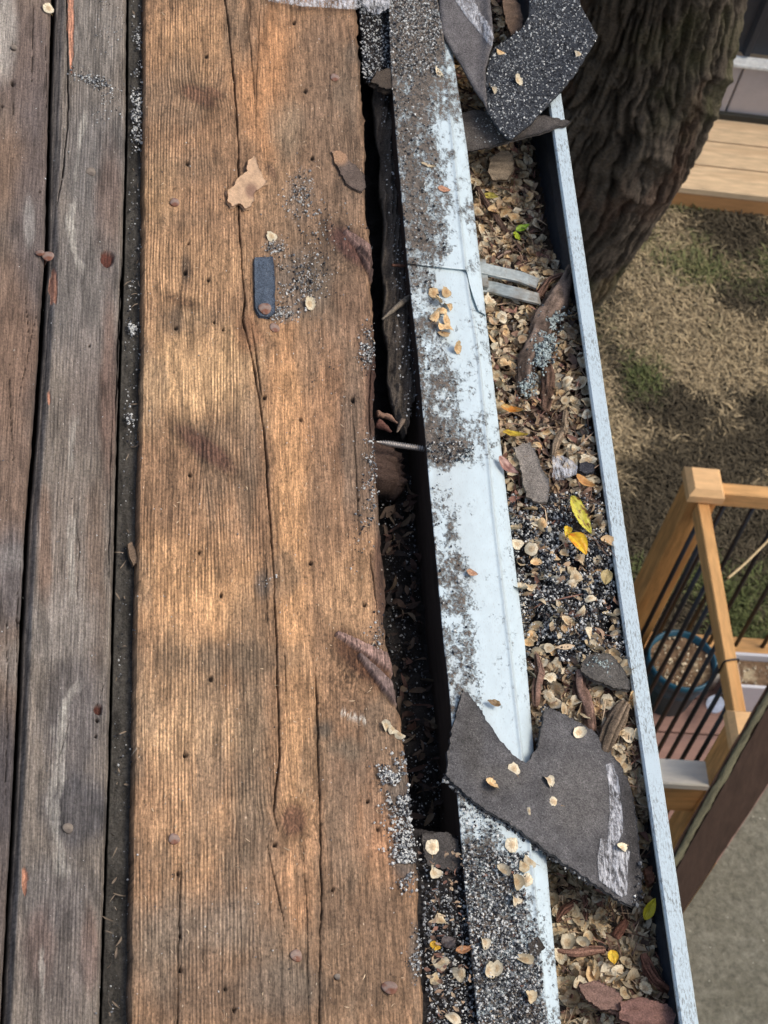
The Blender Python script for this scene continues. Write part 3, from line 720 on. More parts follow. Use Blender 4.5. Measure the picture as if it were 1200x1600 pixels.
    # smooth broken spike knots near the edge
    for (x0_, y0_, x1_, y1_, wq, rgb) in [(528, 992, 616, 1040, 12, (164, 128, 114)), (562, 1026, 621, 1090, 11, (132, 108, 100)), (540, 365, 582, 400, 11, (128, 98, 88)), (560, 392, 586, 430, 8, (116, 88, 78))]:
        tt = np.clip(((px - x0_) * (x1_ - x0_) + (py - y0_) * (y1_ - y0_)) / ((x1_ - x0_) ** 2 + (y1_ - y0_) ** 2), 0, 1)
        d = np.hypot(px - x0_ - tt * (x1_ - x0_), py - y0_ - tt * (y1_ - y0_)) / (wq * (.35 + .75 * tt))
        m_ = ss(1.15, .8, d + .25 * (fbm(px / 8, py / 8, 6, 3) - .5)); q = ((px - x0_) * (y1_ - y0_) - (py - y0_) * (x1_ - x0_)) / 90.
        st = .45 + 1.0 * fbm(q / 1.6, tt * 2.5, 12, 4)
        c = c * (1 - m_[..., None]) + s2l(rgb) * (st * m_)[..., None]; h = h + .0035 * m_ - .002 * np.exp(-((d - 1.1) / .15) ** 2) + .001 * (st - .9) * m_
    # rough fuzzy torn fibres left of them
    fz = np.exp(-((px - 545) / 38) ** 2 - ((py - 1055) / 48) ** 2) + .8 * np.exp(-((px - 530) / 26) ** 2 - ((py - 410) / 34) ** 2) + .6 * np.exp(-((px - 350) / 24) ** 2 - ((py - 735) / 24) ** 2)
    fz = np.clip(fz, 0, 1); fn_ = fbm(px / 3.2, py / 4.5, 15, 3)
    c = c * (1 - (.55 * fz * (fn_ < .5))[..., None]); h = h + fz * (fn_ - .5) * .003
    # ridge strength : strong left of the main crack, faint to the right
    xm_ = np.interp(py, [0, 200, 420, 700, 900, 1180, 1400, 1600], [352, 372, 380, 415, 428, 437, 420, 410])
    rdg = np.clip(ss(xm_ + 10, xm_ - 25, px) * .75 + .10, 0, 1) * (.15 + 1.1 * ss(.25, .7, fbm(px / 46, py / 80, 29, 4)))
    rdg = rdg * (1 - .6 * fz) * ss(.15, .5, ss(0, 12, ew))
    for i, a in enumerate([([(352, -250), (352, 0), (360, 60), (366, 130), (372, 200), (374, 330), (378, 420), (384, 470), (380, 500), (395, 560), (405, 620), (415, 700), (428, 900), (434, 1050), (437, 1180), (430, 1240), (428, 1270), (436, 1300)], 2.0, .006),
              ([(392, 500), (402, 560), (412, 640)], 1.6, .003), ([(414, 850), (420, 1000)], 1.0, .002), ([(283, 1340), (280, 1480), (276, 1800)], 1.8, .004),
              ([(492, 1040), (497, 1140), (499, 1250), (503, 1400), (499, 1520), (499, 1850)], 1.8, .004), ([(416, 1310), (426, 1360), (445, 1450)], 1.3, .003),
              ([(393, -200), (390, 60), (400, 170)], .9, .002), ([(584, 560), (580, 620), (584, 690)], 2.2, .004), ([(578, 860), (590, 960)], 1.6, .003), ([(408, 0), (402, 110), (400, 200)], .8, .002),
              ([(550, 640), (556, 720), (560, 820)], .9, .002), ([(444, 1000), (448, 1120)], .8, .002), ([(570, 1080), (574, 1200)], .8, .001), ([(470, 1290), (480, 1400), (482, 1560)], .9, .002)]):
        h, c = crack(h, c, px, py, *a, seed=i)
    h = h + .0006 * (fbm(px / 7, py / 30, 47, 4) - .5) * 2
    for a in [(290, 425, 5), (275, 512, 4), (326, 437, 3), (335, 503, 3), (312, 862, 4), (346, 930, 4), (486, 880, 4), (330, 1060, 5), (290, 1180, 5), (279, 1365, 4), (282, 1462, 4), (283, 1515, 5), (352, 1545, 3.5), (366, 1578, 4), (575, 1252, 3.5), (591, 1295, 5),
              (570, 945, 4.5), (552, 625, 5), (525, 1527, 4), (323, 88, 3.5), (293, 255, 4), (478, 142, 4), (460, 35, 4), (488, 247, 4), (470, 655, 4), (430, 1320, 5), (520, 1390, 4), (414, 620, 4), (297, 742, 4), (560, 780, 3), (349, 515, 2.5), (295, 380, 2.5)]:
        h, c = hole(h, c, px, py, *a)
    # rotted lower edge (wane)
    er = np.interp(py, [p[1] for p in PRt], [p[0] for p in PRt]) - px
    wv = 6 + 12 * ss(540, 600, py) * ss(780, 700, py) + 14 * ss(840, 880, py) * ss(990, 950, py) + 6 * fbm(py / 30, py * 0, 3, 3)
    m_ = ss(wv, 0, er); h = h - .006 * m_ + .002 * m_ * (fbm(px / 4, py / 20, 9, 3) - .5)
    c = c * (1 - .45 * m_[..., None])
    # pale scratches
    sc = np.exp(-(((py - 1115 - .35 * (px - 540)) / 6) ** 2)) * ((px > 532) & (px < 572)) * (fbm(px / 2.2, py / 9, 44, 2) > .52)
    c = c * (1 - .6 * sc[..., None]) + s2l((206, 200, 186)) * .6 * sc[..., None]
    # tiny pale flecks and pores
    ff = fbm(px / 2.4, py / 9, 141, 3); c = c * (.56 + .88 * ff)[..., None]; f2_ = fbm(px / 7, py / 60, 144, 4); c = c * (1 - .32 * ss(.52, .72, f2_))[..., None]
    sp_ = fbm(px / 2.6, py / 3.2, 142, 2); c = c * (1 - .45 * ss(.34, .2, sp_))[..., None]
    bt = ss(.6, .8, fbm(px / 3, py / 6, 143, 2)) * .25; c = c * (1 + bt)[..., None]
    lum = (c @ np.array([.25, .6, .15]))[..., None]; c = (c * .82 + lum * np.array([1.04, .99, .9]) * .18) * 1.08 * np.array([.98, .99, .97])
    fl = (vn(px / 1.6, py / 1.8, 101) > .986)[..., None]; c = np.where(fl, s2l((222, 204, 178)), c)
    return h, c, g_, rdg
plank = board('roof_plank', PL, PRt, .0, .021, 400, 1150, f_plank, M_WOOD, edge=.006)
tag(plank, 'wide orange brown weathered roof plank with fine raised grain and one long crack', 'roof plank', 'roof planks laid along the eave')

# ---- the two grey planks
def f_b1(px, py, u, v, s):
    c = np.ones(px.shape + (3,)) * s2l((122, 106, 92)); h = np.zeros(px.shape)
    for a in [(20, 260, 60, 70, (128, 104, 84), .8), (45, 100, 50, 100, (120, 104, 96), .7), (60, 420, 40, 300, (92, 86, 86), .7), (20, 550, 40, 130, (128, 102, 82), .8), (15, 760, 40, 90, (130, 106, 88), .7), (40, 900, 60, 80, (98, 94, 94), .8),
              (30, 1040, 30, 40, (142, 134, 124), .7), (20, 1230, 60, 120, (78, 76, 80), .8), (10, 1450, 40, 150, (96, 88, 84), .7), (5, 40, 20, 70, (186, 182, 172), .6), (45, 350, 9, 40, (168, 166, 160), .5), (20, 870, 50, 20, (134, 130, 126), .5)]:
        c = blob(c, px, py, *a)
    c = c * (.78 + .42 * fbm(px / 22, py / 70, 88, 5))[..., None]
    dk = ss(.55, .75, fbm(px / 16, py / 45, 66, 4)); c = c * (1 - .35 * dk)[..., None]
    for i, a in enumerate([([(50, -250), (52, 60), (50, 130)], 1, .002), ([(22, 130), (20, 250)], .8, .002), ([(72, 70), (74, 180)], 1.2, .002), ([(40, 460), (45, 520)], 1.2, .003), ([(14, 560), (20, 720)], 1, .002), ([(10, 960), (12, 1130), (6, 1300)], 1, .002), ([(28, 900), (26, 1090)], .8, .002), ([(60, 480), (30, 620)], 1, .002)]):
        h, c = crack(h, c, px, py, *a, seed=i + 30)
    for a in [(22, 74, 5), (20, 130, 5), (4, 166, 3), (28, 970, 5), (62, 300, 2), (80, 1240, 3)]:
        h, c = hole(h, c, px, py, *a)
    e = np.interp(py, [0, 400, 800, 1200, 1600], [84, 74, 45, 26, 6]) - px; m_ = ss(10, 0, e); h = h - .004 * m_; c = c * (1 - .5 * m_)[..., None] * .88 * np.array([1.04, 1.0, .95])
    c = c * (.72 + .56 * fbm(px / 2.4, py / 11, 151, 3))[..., None] * 1.12; lum = (c @ np.array([.25, .6, .15]))[..., None]; c = c * .86 + lum * np.array([1.03, 1.0, .94]) * .14
    h = h + .0009 * (fbm(px / 5, py / 26, 7, 4) - .5); c = np.where((vn(px / 1.7, py / 1.8, 5) > .992)[..., None], s2l((190, 184, 170)), c)
    return h, c, u + .002 * fbm(v * 8, u * 20, 2, 3), np.full(px.shape, .12)
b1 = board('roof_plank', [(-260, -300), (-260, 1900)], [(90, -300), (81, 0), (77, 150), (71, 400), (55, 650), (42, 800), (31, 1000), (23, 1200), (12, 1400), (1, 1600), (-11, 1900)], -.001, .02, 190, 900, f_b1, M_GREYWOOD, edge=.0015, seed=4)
tag(b1, 'dark grey brown weathered roof plank at the far left, left of the black gap', 'roof plank', 'roof planks laid along the eave')
B2L = [(104, -300), (92, 0), (86, 150), (82, 400), (66, 650), (53, 800), (42, 1000), (34, 1200), (22, 1400), (11, 1600), (0, 1900)]
B2R = [(210, -300), (199, 0), (198, 200), (193, 400), (185, 650), (180, 850), (176, 1000), (171, 1200), (164, 1400), (157, 1600), (150, 1900)]
def f_b2(px, py, u, v, s):
    c = np.ones(px.shape + (3,)) * s2l((128, 118, 106)); h = np.zeros(px.shape)
    for a in [(150, 60, 40, 90, (128, 122, 114), .8), (150, 250, 50, 100, (106, 104, 102), .7), (170, 330, 20, 110, (120, 96, 82), .6), (130, 450, 60, 110, (112, 108, 104), .7), (150, 560, 45, 60, (134, 124, 116), .6), (140, 640, 45, 70, (110, 98, 90), .6), (170, 620, 14, 150, (112, 82, 66), .6),
              (100, 850, 60, 100, (136, 124, 112), .8), (150, 900, 16, 150, (112, 90, 72), .6), (70, 860, 10, 100, (130, 100, 78), .6), (100, 980, 50, 60, (152, 144, 134), .7), (120, 1120, 45, 100, (100, 96, 96), .7), (120, 1270, 50, 60, (80, 80, 84), .75), (80, 1400, 60, 60, (112, 108, 104), .7), (140, 1480, 14, 60, (140, 100, 80), .5), (90, 1500, 60, 120, (108, 100, 96), .6), (60, 1480, 26, 60, (120, 96, 86), .5)]:
        c = blob(c, px, py, *a)
    c = c * (.78 + .42 * fbm(px / 14, py / 80, 38, 5))[..., None]
    dk = ss(.52, .75, fbm(px / 12, py / 55, 26, 4)); c = c * (1 - .4 * dk)[..., None]
    # pale waterstain streaks
    for i, (pts, wd, kk) in enumerate([([(133, 172), (128, 200), (122, 235)], 5, .8), ([(117, 310), (108, 350), (118, 390), (128, 422)], 7, .8), ([(118, 650), (112, 690), (112, 735)], 6, .5), ([(113, 805), (110, 870), (114, 935)], 9, .6), ([(125, 1060), (98, 1110), (92, 1180), (78, 1250), (88, 1300), (100, 1370)], 12, .55),
                             ([(66, 1480), (66, 1560)], 5, .6), ([(100, 1090), (98, 1150)], 4, .7), ([(122, 235), (115, 300)], 3, .4), ([(100, 1200), (86, 1290)], 5, .5)]):
        p = np.array(pts, float); x = np.interp(py, p[:, 1], p[:, 0]) + 4 * (fbm(py / 20, py * 0, i, 3) - .5)
        on = ss(p[0, 1] - 8, p[0, 1] + 14, py) * ss(p[-1, 1] + 8, p[-1, 1] - 14, py)
        m_ = on * ss(1.25, .35, np.abs(px - x) / (wd * (.25 + 1.3 * fbm(py / 11, py * 0, 40 + i, 4))) + 1.5 * (fbm(px / 4, py / 22, 9 + i, 4) - .5)) * kk * .72
        c = c * (1 - m_[..., None]) + s2l((176, 172, 160)) * m_[..., None]
        ed = .4 * on * np.exp(-((np.abs(px - x) - wd * 1.25) / 2.0) ** 2) * .3; c = c * (1 - ed[..., None])
    for i, a in enumerate([([(104, -250), (105, 0), (106, 90), (107, 190), (100, 260), (90, 320)], 1.8, .004), ([(192, 400), (186, 520), (181, 660)], 2.6, .006), ([(176, 640), (172, 760), (170, 900)], 1, .002), ([(165, 1060), (152, 1100)], 1, .002), ([(118, 800), (124, 850), (120, 950)], 1, .001), ([(82, 460), (70, 620)], .9, .001), ([(110, 1120), (88, 1200)], .9, .001)]):
        h, c = crack(h, c, px, py, *a, seed=i + 50)
    # freshly torn orange slivers
    for (x, y, rx, ry) in [(111, 40, 5, 66), (85, 445, 5, 26), (77, 622, 2.5, 12), (38, 1377, 5, 22)]:
        d = np.hypot((px - x) / rx, (py - y) / ry) + .5 * (fbm(px / 4, py / 12, 5, 3) - .5); d = d + .8 * (fbm(px / 1.8, py / 14, 15, 3) - .5); m_ = ss(1.1, .8, d)[..., None]
        c = c * (1 - m_) + s2l((200, 140, 108)) * m_ * (.4 + 1.0 * fbm(px / 1.6, py / 12, 3, 3))[..., None]; h = h - .0015 * m_[..., 0]
    for (x, y, r_) in [(168, 404, 11), (154, 1108, 7)]:
        d = np.hypot((px - x) / r_, (py - y) / r_ * .8) + .4 * (fbm(px / 4, py / 4, 3, 3) - .5); m_ = ss(1.1, .7, d)[..., None]
        c = c * (1 - m_) + s2l((92, 52, 40)) * m_; h = h - .004 * m_[..., 0]
    for a in [(152, 1125, 4), (150, 1150, 3), (140, 540, 2)]: h, c = hole(h, c, px, py, *a)
    # rounded dark shoulder on the left edge
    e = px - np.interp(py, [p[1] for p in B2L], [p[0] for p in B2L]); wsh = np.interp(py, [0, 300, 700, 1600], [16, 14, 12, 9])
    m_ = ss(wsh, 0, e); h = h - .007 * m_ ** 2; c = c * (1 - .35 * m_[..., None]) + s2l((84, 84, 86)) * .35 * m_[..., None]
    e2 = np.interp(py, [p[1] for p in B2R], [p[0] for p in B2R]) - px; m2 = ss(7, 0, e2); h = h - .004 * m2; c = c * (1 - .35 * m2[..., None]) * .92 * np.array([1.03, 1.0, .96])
    c = c * (.72 + .56 * fbm(px / 2.4, py / 11, 151, 3))[..., None] * 1.12; lum = (c @ np.array([.25, .6, .15]))[..., None]; c = c * .86 + lum * np.array([1.03, 1.0, .94]) * .14
    h = h + .0009 * (fbm(px / 5, py / 26, 7, 4) - .5); c = np.where((vn(px / 1.7, py / 1.8, 55) > .992)[..., None], s2l((200, 194, 180)), c)
    return h, c, u + .002 * fbm(v * 8, u * 20, 2, 3), .15 + .35 * ss(.5, .6, fbm(px / 30, py / 200, 3, 2))
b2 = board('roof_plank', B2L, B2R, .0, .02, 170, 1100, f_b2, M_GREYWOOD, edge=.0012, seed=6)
tag(b2, 'grey weathered roof plank with pale streaks between the black gap and the dirt filled groove', 'roof plank', 'roof planks laid along the eave')
def f_strip(px, py, u, v, s):
    c = np.ones(px.shape + (3,)) * s2l((92, 88, 80)); h = .0012 * (fbm(px / 5, py / 6, 7, 4) - .5) * 2
    c = c * (.55 + .9 * fbm(px / 4.5, py / 6, 9, 4))[..., None]
    dk = ss(.5, .7, fbm(px / 14, py / 60, 26, 4)); c = c * (1 - .4 * dk)[..., None]
    m_ = ss(.55, 1, s); h = h + .004 * m_ - .002 * ss(.3, 0, s); c = c * (1 - .45 * ss(.6, .95, s))[..., None]
    return h, c, u, np.zeros(px.shape)
st = board('roof_plank', [(p[0] + 3.5, p[1]) for p in B2R], [(p[0] + 14, p[1]) for p in PL], -.012, .006, 60, 700, f_strip, M_DIRT, seed=8)
tag(st, 'narrow grey dirt covered strip sunk in the groove beside the wide orange plank', 'roof plank', 'roof planks laid along the eave')

# ---- cavity under the eave edge, fascia
zdrip = atn(795, 800, -.004)[2]
ZL = zdrip - .004                # top of the gutter lip
FL = [(600, -300), (610, 95), (620, 230), (637, 415), (653, 560), (677, 820), (693, 1000), (702, 1080), (715, 1250), (728, 1400), (747, 1600), (770, 1900)]
fv, fu = line_uv(FL, 0)
def f_cav(px, py, u, v, s):
    h = .010 * (fbm(px / 14, py / 16, 7, 4) - .5) * 2 + .012 * ss(760, 1100, py) * ss(1300, 1150, py)
    c = np.ones(px.shape + (3,)) * s2l((52, 48, 44)) * (.5 + .9 * fbm(px / 5, py / 6, 9, 4))[..., None]
    return h, c, u, np.zeros(px.shape)
cv = board('roof_soffit_board', [(-300, -300), (-300, 1900)], [(p[0] + 2, p[1]) for p in FL], -.068, .012, 120, 500, f_cav, M_DIRT, seed=3)
tag(cv, 'dark dirty soffit board at the bottom of the open gap between plank and drip edge', 'soffit board')
vfa, vfb = vrange(660, -260, 1860)
vs_ = np.linspace(vfa, vfb, 60); uf = np.interp(vs_, fv, fu)
P1 = ruv(uf + .002, vs_, -.004); P2 = P1.copy(); P2[:, 2] -= .16; P3 = P2 + [.019, 0, 0]; P4 = P1 + [.019, 0, -.003]
v = np.stack([P1, P2, P3, P4], 1).reshape(-1, 3); j = np.arange(59)[:, None]
f = np.vstack([np.hstack([j * 4 + a, j * 4 + (a + 1) % 4, (j + 1) * 4 + (a + 1) % 4, (j + 1) * 4 + a]) for a in range(4)])
fb_ = npmesh('fascia_board', v, [f, np.array([[3, 2, 1, 0]]), np.array([[236, 237, 238, 239]])], mat_flat('dark_fascia', col(78, 64, 54), .85, .2, 12, .6, 1.2, (6, 1, 6)), smooth=False, origin=P2[30])
tag(fb_, 'dark brown fascia board behind the white drip edge and gutter', 'fascia board')

# rotten board in the gap
def f_rot(px, py, u, v, s):
    f1 = fbm(px / 3.2 + .4 * np.sin(py / 30), py / 30, 21, 4); f2 = fbm(px / 14, py / 22, 22, 4)
    h = .004 * (f1 - .5) * 2 + .012 * (f2 - .5) - .006 * ss(.25, 0, s)
    c = np.ones(px.shape + (3,)) * s2l((112, 102, 90)) * (.35 + 1.1 * f1)[..., None] * (.7 + .6 * f2)[..., None]
    return h, c, u, np.zeros(px.shape)
rb = board('rotted_board', [(590, 118), (588, 150), (592, 200), (600, 235), (598, 300), (606, 330), (602, 400), (606, 445), (604, 500), (612, 540), (611, 590), (618, 625), (626, 652), (634, 668)],
           [(618, 118), (640, 200), (650, 330), (658, 430), (664, 520), (656, 570), (651, 610), (645, 635), (640, 655), (636, 668)], -.020, .012, 60, 420, f_rot, M_DIRT, ya=118, yb=668, edge=.006, seed=12)
tag(rb, 'dark rotted board with a splintered end in the gap beside the drip edge', 'rotted board')
# rafter end crossing the gap
ra, rb_ = uv(560, 742, -.03), uv(560, 694, -.03)
def rafter(ya_, yb_, xe_, nn_, label):
    v0 = float(uv(590, yb_, -.03)[1]); v1 = float(uv(590, ya_, -.03)[1]); ue = float(uv(xe_, (ya_ + yb_) / 2, -.03)[0])
    nu_, nv_ = 60, 24; a0 = ue - .35
    s_ = np.linspace(0, 1, nu_) ** .7; vr = np.linspace(v0, v1, nv_); S_, VV = np.meshgrid(s_, vr)
    end = ue + .012 * (fbm(vr * 300, vr * 0, nn_, 3) - .5) * 2
    UU = a0 + (end[:, None] - a0) * S_
    f1 = fbm(VV * 500, UU * 40, nn_, 4)
    P = ruv(UU, VV, -.028 + .004 * (f1 - .5) * 2 - .006 * (S_ > .97)); B = ruv(UU, VV, np.full(UU.shape, -.066))
    n_ = nu_ * nv_; v = np.vstack([P.reshape(-1, 3), B.reshape(-1, 3)])
    bd = [j for j in range(nu_)] + [r * nu_ + nu_ - 1 for r in range(1, nv_)] + [(nv_ - 1) * nu_ + j for j in range(nu_ - 2, -1, -1)] + [r * nu_ for r in range(nv_ - 2, 0, -1)]
    bf = np.array([[bd[i], bd[i] + n_, bd[(i + 1) % len(bd)] + n_, bd[(i + 1) % len(bd)]] for i in range(len(bd))])
    c = s2l((96, 78, 68)) * (.4 + f1.ravel())[:, None]; c = np.vstack([c, c * .8])
    o = npmesh('rafter_end', v, [gridf(nv_, nu_), gridf(nv_, nu_, n_, True), bf], M_DIRT, cols=c, origin=ruv(ue, v0, -.066))
    tag(o, label, 'rafter')
rafter(694, 748, 632, 3, 'splintered dark rafter end under the screw in the gap')
# splinters
def roofpath(pts, n):
    return np.array([atn(x, y, nn_) for (x, y), nn_ in zip(pts, np.linspace(n[0], n[1], len(pts)))])
wood_c = lambda rgb: (lambda z, v_, l: s2l(rgb) * (.5 + z)[:, None])
for i, (pts, r, lab, rgb) in enumerate([
    ([(588, 646), (606, 650), (622, 662)], [.004, .003, .0008], 'pale reddish splinter sticking out of the plank edge above the screw', (150, 118, 98)),
    ([(588, 660), (602, 668), (612, 676)], [.0045, .003, .001], 'short dark reddish splinter below the pale one at the plank edge', (104, 72, 62)),
    ([(630, 655), (624, 668), (620, 676)], [.0025, .002, .0008], 'small grey splinter hanging at the end of the rotted board', (128, 112, 96)),
    ([(645, 462), (622, 478), (596, 500)], [.004, .003, .001], 'grey weathered wood splinter pointing left into the gap', (132, 122, 106)),
    ([(612, 414), (626, 415), (638, 416)], [.0016, .0016, .0014], 'thin brown stick across the rotted board at the drip edge joint', (128, 92, 74))]):
    o = tube('wood_splinter', roofpath(pts, (-.012, -.012)), r, M_BARK, None, 8, 24, .5, wood_c(rgb), i + 3, origin=roofpath(pts, (-.012, -.012))[0], fs=(2, 60))
    tag(o, lab, 'wood splinter')
# screw
sa, sb = atn(588, 690, -.010), atn(672, 703, -.012)
nS, sg = 150, 12
T = _n(sb - sa); s1 = _n(np.cross(T, [0.1, .2, .97])); s2_ = np.cross(T, s1); L_ = np.linalg.norm(sb - sa)
tt = np.linspace(0, 1, nS); an_ = np.arange(sg) * 2 * math.pi / sg
rad = (.0009 + .0012 * ss(0, .25, tt))[:, None] + .0011 * np.clip(np.sin(tt[:, None] * L_ / .0027 * 2 * math.pi + an_[None]), 0, 1) * ss(0, .12, tt)[:, None]
v = (sa + T * (tt * L_)[:, None])[:, None] + rad[..., None] * (np.cos(an_)[None, :, None] * s1 + np.sin(an_)[None, :, None] * s2_)
f = np.array([[j * sg + i, j * sg + (i + 1) % sg, (j + 1) * sg + (i + 1) % sg, (j + 1) * sg + i] for j in range(nS - 1) for i in range(sg)])
o = npmesh('screw', v.reshape(-1, 3), [f, np.arange(sg)[::-1][None], (np.arange(sg) + (nS - 1) * sg)[None]], mat_flat('zinc_screw', col(176, 168, 158), .45, .5, 300, .6, 1.2, metal=.6), origin=sa)
tag(o, 'threaded grey screw spanning the dark gap between plank and drip edge', 'screw')

# lower and upper edge boards under the granules
def f_edge(px, py, u, v, s):
    f1 = fbm(px / 7, py / 7, 41, 5)
    c = np.ones(px.shape + (3,)) * s2l((60, 56, 53)) * (.4 + 1.1 * f1)[..., None]
    return .003 * (f1 - .5) * 2, c, u, np.zeros(px.shape)
o = board('edge_board', [(640, 1298), (660, 1600), (672, 1900)], [(722, 1298), (752, 1600), (772, 1900)], -.010, .012, 60, 300, f_edge, M_DIRT, ya=1300, yb=1860, edge=.002, seed=31)
tag(o, 'granule covered edge board between the plank and the lower end of the drip edge', 'edge board')
o = board('edge_board', [(550, -300), (562, 0), (578, 128)], [(640, -300), (640, 0), (645, 128)], -.009, .014, 60, 200, f_edge, M_DIRT, ya=-260, yb=122, edge=.005, seed=35)
tag(o, 'granule covered edge board beside the plank at its upper end', 'edge board')

# ---- drip edge metal
HE = [(655, -300), (691, 50), (709, 92), (730, 230), (743, 345), (755, 452), (795, 800), (820, 1000), (835, 1180), (853, 1330), (877, 1600), (900, 1900)]
HE[0] = (648, -300)
HE[1] = (703, 50)
CR = [(632, -300), (691, 50), (697, 92), (709, 230), (720, 345), (732, 452), (749, 560), (772, 800), (796, 1000), (815, 1170), (830, 1330), (855, 1600), (880, 1900)]
def drip_dirt(px, py, s):
    """dirt mask 0..1 from position"""
    n1 = fbm(px / 16, py / 22, 61, 5); n2 = fbm(px / 4.5, py / 5.5, 62, 4); n3 = fbm(px / 45, py / 60, 63, 3)
    lim = np.interp(py, [-200, 60, 110, 200, 300, 400, 425, 520, 560, 640, 700, 722, 760, 830, 900, 1050, 1090, 1230, 1330, 1420, 1700], [1.2, 1.1, .74, .66, .70, .72, .5, .45, .56, .60, .62, .42, .36, .42, .46, .5, .45, .3, .6, .92, 1.05])
    den = np.interp(py, [-200, 100, 200, 300, 415, 430, 560, 640, 690, 722, 740, 830, 1080, 1250, 1330, 1700], [1, .96, .76, .70, .62, .38, .52, .48, .82, .7, .16, .40, .42, .25, .55, .8])
    ed = ss(lim + .09, lim - .05, s + .30 * (n1 - .5))
    n1b = ss(.25, .75, n1); n2b = ss(.22, .78, n2)
    m_ = ed * ss(1.0 - den - .09, 1.0 - den + .09, .42 * n1b + .5 * n2b + .25 * (n3 - .5) + .04)
    sp = (n2 > .74) * .5 * ss(1.1, .3, s)
    grime = .22 * ss(.35, .65, fbm(px / 30, py / 90, 64, 4)) * ss(.9, .2, s)
    raw = .42 * n1b + .42 * n2b + .25 * (n3 - .5) + .04 - (1 - den)
    soft_ = ss(lim + .16, lim - .12, s + .16 * (n1 - .5))
    return m_, raw * 1.2 + .5 * (soft_ - 1) + .02 * (soft_ > .5) , grime
def drip(name, ya, yb, n0, label, endfn=None, seed=0):
    nv = int((yb - ya) / 1.7); S = np.r_[0, np.linspace(0, 1, 76)]
    Lv, Lu = line_uv(FL, n0); Cv, Cu = line_uv(CR, n0); Hv, Hu = line_uv(HE, n0 - .006)
    va, vb = float(uv(650, yb, n0)[1]), float(uv(650, ya, n0)[1])
    cols_ = []; V2 = []
    st = np.r_[np.linspace(0, 1, 76), 1 + np.linspace(0, 1, 22)[1:], 2.02, 2.6, 3.0]
    T_, ST = np.meshgrid(np.linspace(0, 1, nv), st, indexing='ij')
    v_lo = va + (endfn(ST) if endfn else 0)
    VV = v_lo + (vb - v_lo) * T_
    f_ = lambda xp, fp: np.interp(VV, xp, fp)
    u0, u1, u2 = f_(Lv, Lu), f_(Cv, Cu), f_(Hv, Hu)
    wob = .0009 * (fbm(VV * 7, ST * 2, seed + 3, 3) - .5) * 2
    U_ = np.where(ST <= 1, u0 + (u1 - u0) * ST, u1 + (u2 - u1) * np.clip(ST - 1, 0, 1))
    k_ = np.clip(ST - 1, 0, 1)
    N_ = n0 + wob * (ST <= 1) - .0030 * ss(0, .22, k_) - .0040 * k_ ** 1.6
    # ripple bead at the crease
    N_ = N_ + .0013 * np.exp(-((ST - .98) / .022) ** 2)
    P = U_[..., None] * U + VV[..., None] * V + N_[..., None] * N
    dz = np.clip(ST - 2, 0, 1) * .030; P[..., 2] -= dz; P[..., 0] += np.where(ST > 2, .0005, 0) - .004 * np.clip(ST - 2.6, 0, 1)
    Q = P - N * .0007; Q[..., 0] -= np.where(ST > 2, .0007, 0)
    px, py = proj(P)
    m_, dm_, gm = drip_dirt(px, py, ST)
    base = np.ones(px.shape + (3,)) * s2l((196, 211, 213)) * (.93 + .14 * fbm(px / 9, py / 14, 91, 4))[..., None]
    base = base * (1 - gm[..., None]) + s2l((150, 142, 128)) * gm[..., None]
    dn = fbm(px / 5, py / 6, 65, 4); dcol = s2l((96, 86, 76)) * (.25 + 1.6 * ss(.25, .75, dn) * (.5 + fbm(px / 22, py / 30, 67, 3)))[..., None]
    c = base
    hs = np.exp(-((ST - 1.0) / .03) ** 2) * .25 + .25 * ss(1.8, 2.0, ST) * (fbm(px / 4, py / 12, 68, 3) > .52); c = c * (1 - hs[..., None]) + s2l((120, 116, 108)) * hs[..., None]
    n_ = nv * len(st); nc = len(st); hgt = m_ * .0012 * fbm(px / 5, py / 6, 66, 3)
    P = P + hgt[..., None] * N
    bd = [j for j in range(nc)] + [r * nc + nc - 1 for r in range(1, nv)] + [(nv - 1) * nc + j for j in range(nc - 2, -1, -1)] + [r * nc for r in range(nv - 2, 0, -1)]
    bf = np.array([[bd[i], bd[i] + n_, bd[(i + 1) % len(bd)] + n_, bd[(i + 1) % len(bd)]] for i in range(len(bd))])
    o = npmesh(name, np.vstack([P.reshape(-1, 3), Q.reshape(-1, 3)]), [gridf(nv, nc), gridf(nv, nc, n_, True), bf], M_DRIP, cols=np.vstack([c.reshape(-1, 3)] * 2), attrs={'dirt': np.r_[dm_.ravel(), dm_.ravel()]}, origin=P[nv // 2, 0])
    tag(o, label, 'drip edge', 'white drip edge lengths')
drip('drip_edge', 400, 1860, .0015, 'long white metal drip edge length running down to the bottom, under the big torn shingle')
ex = abs(float(uv(650, 455, .0)[1]) - float(uv(650, 415, 0)[1]))
drip('drip_edge', -260, 415, .0052, 'upper white drip edge length with heavy brown dirt, overlapping the lower one', lambda st: ex * .42 * np.clip(st, 0, 1) - ex * 1.35 * ss(.93, 1.6, st), 5)

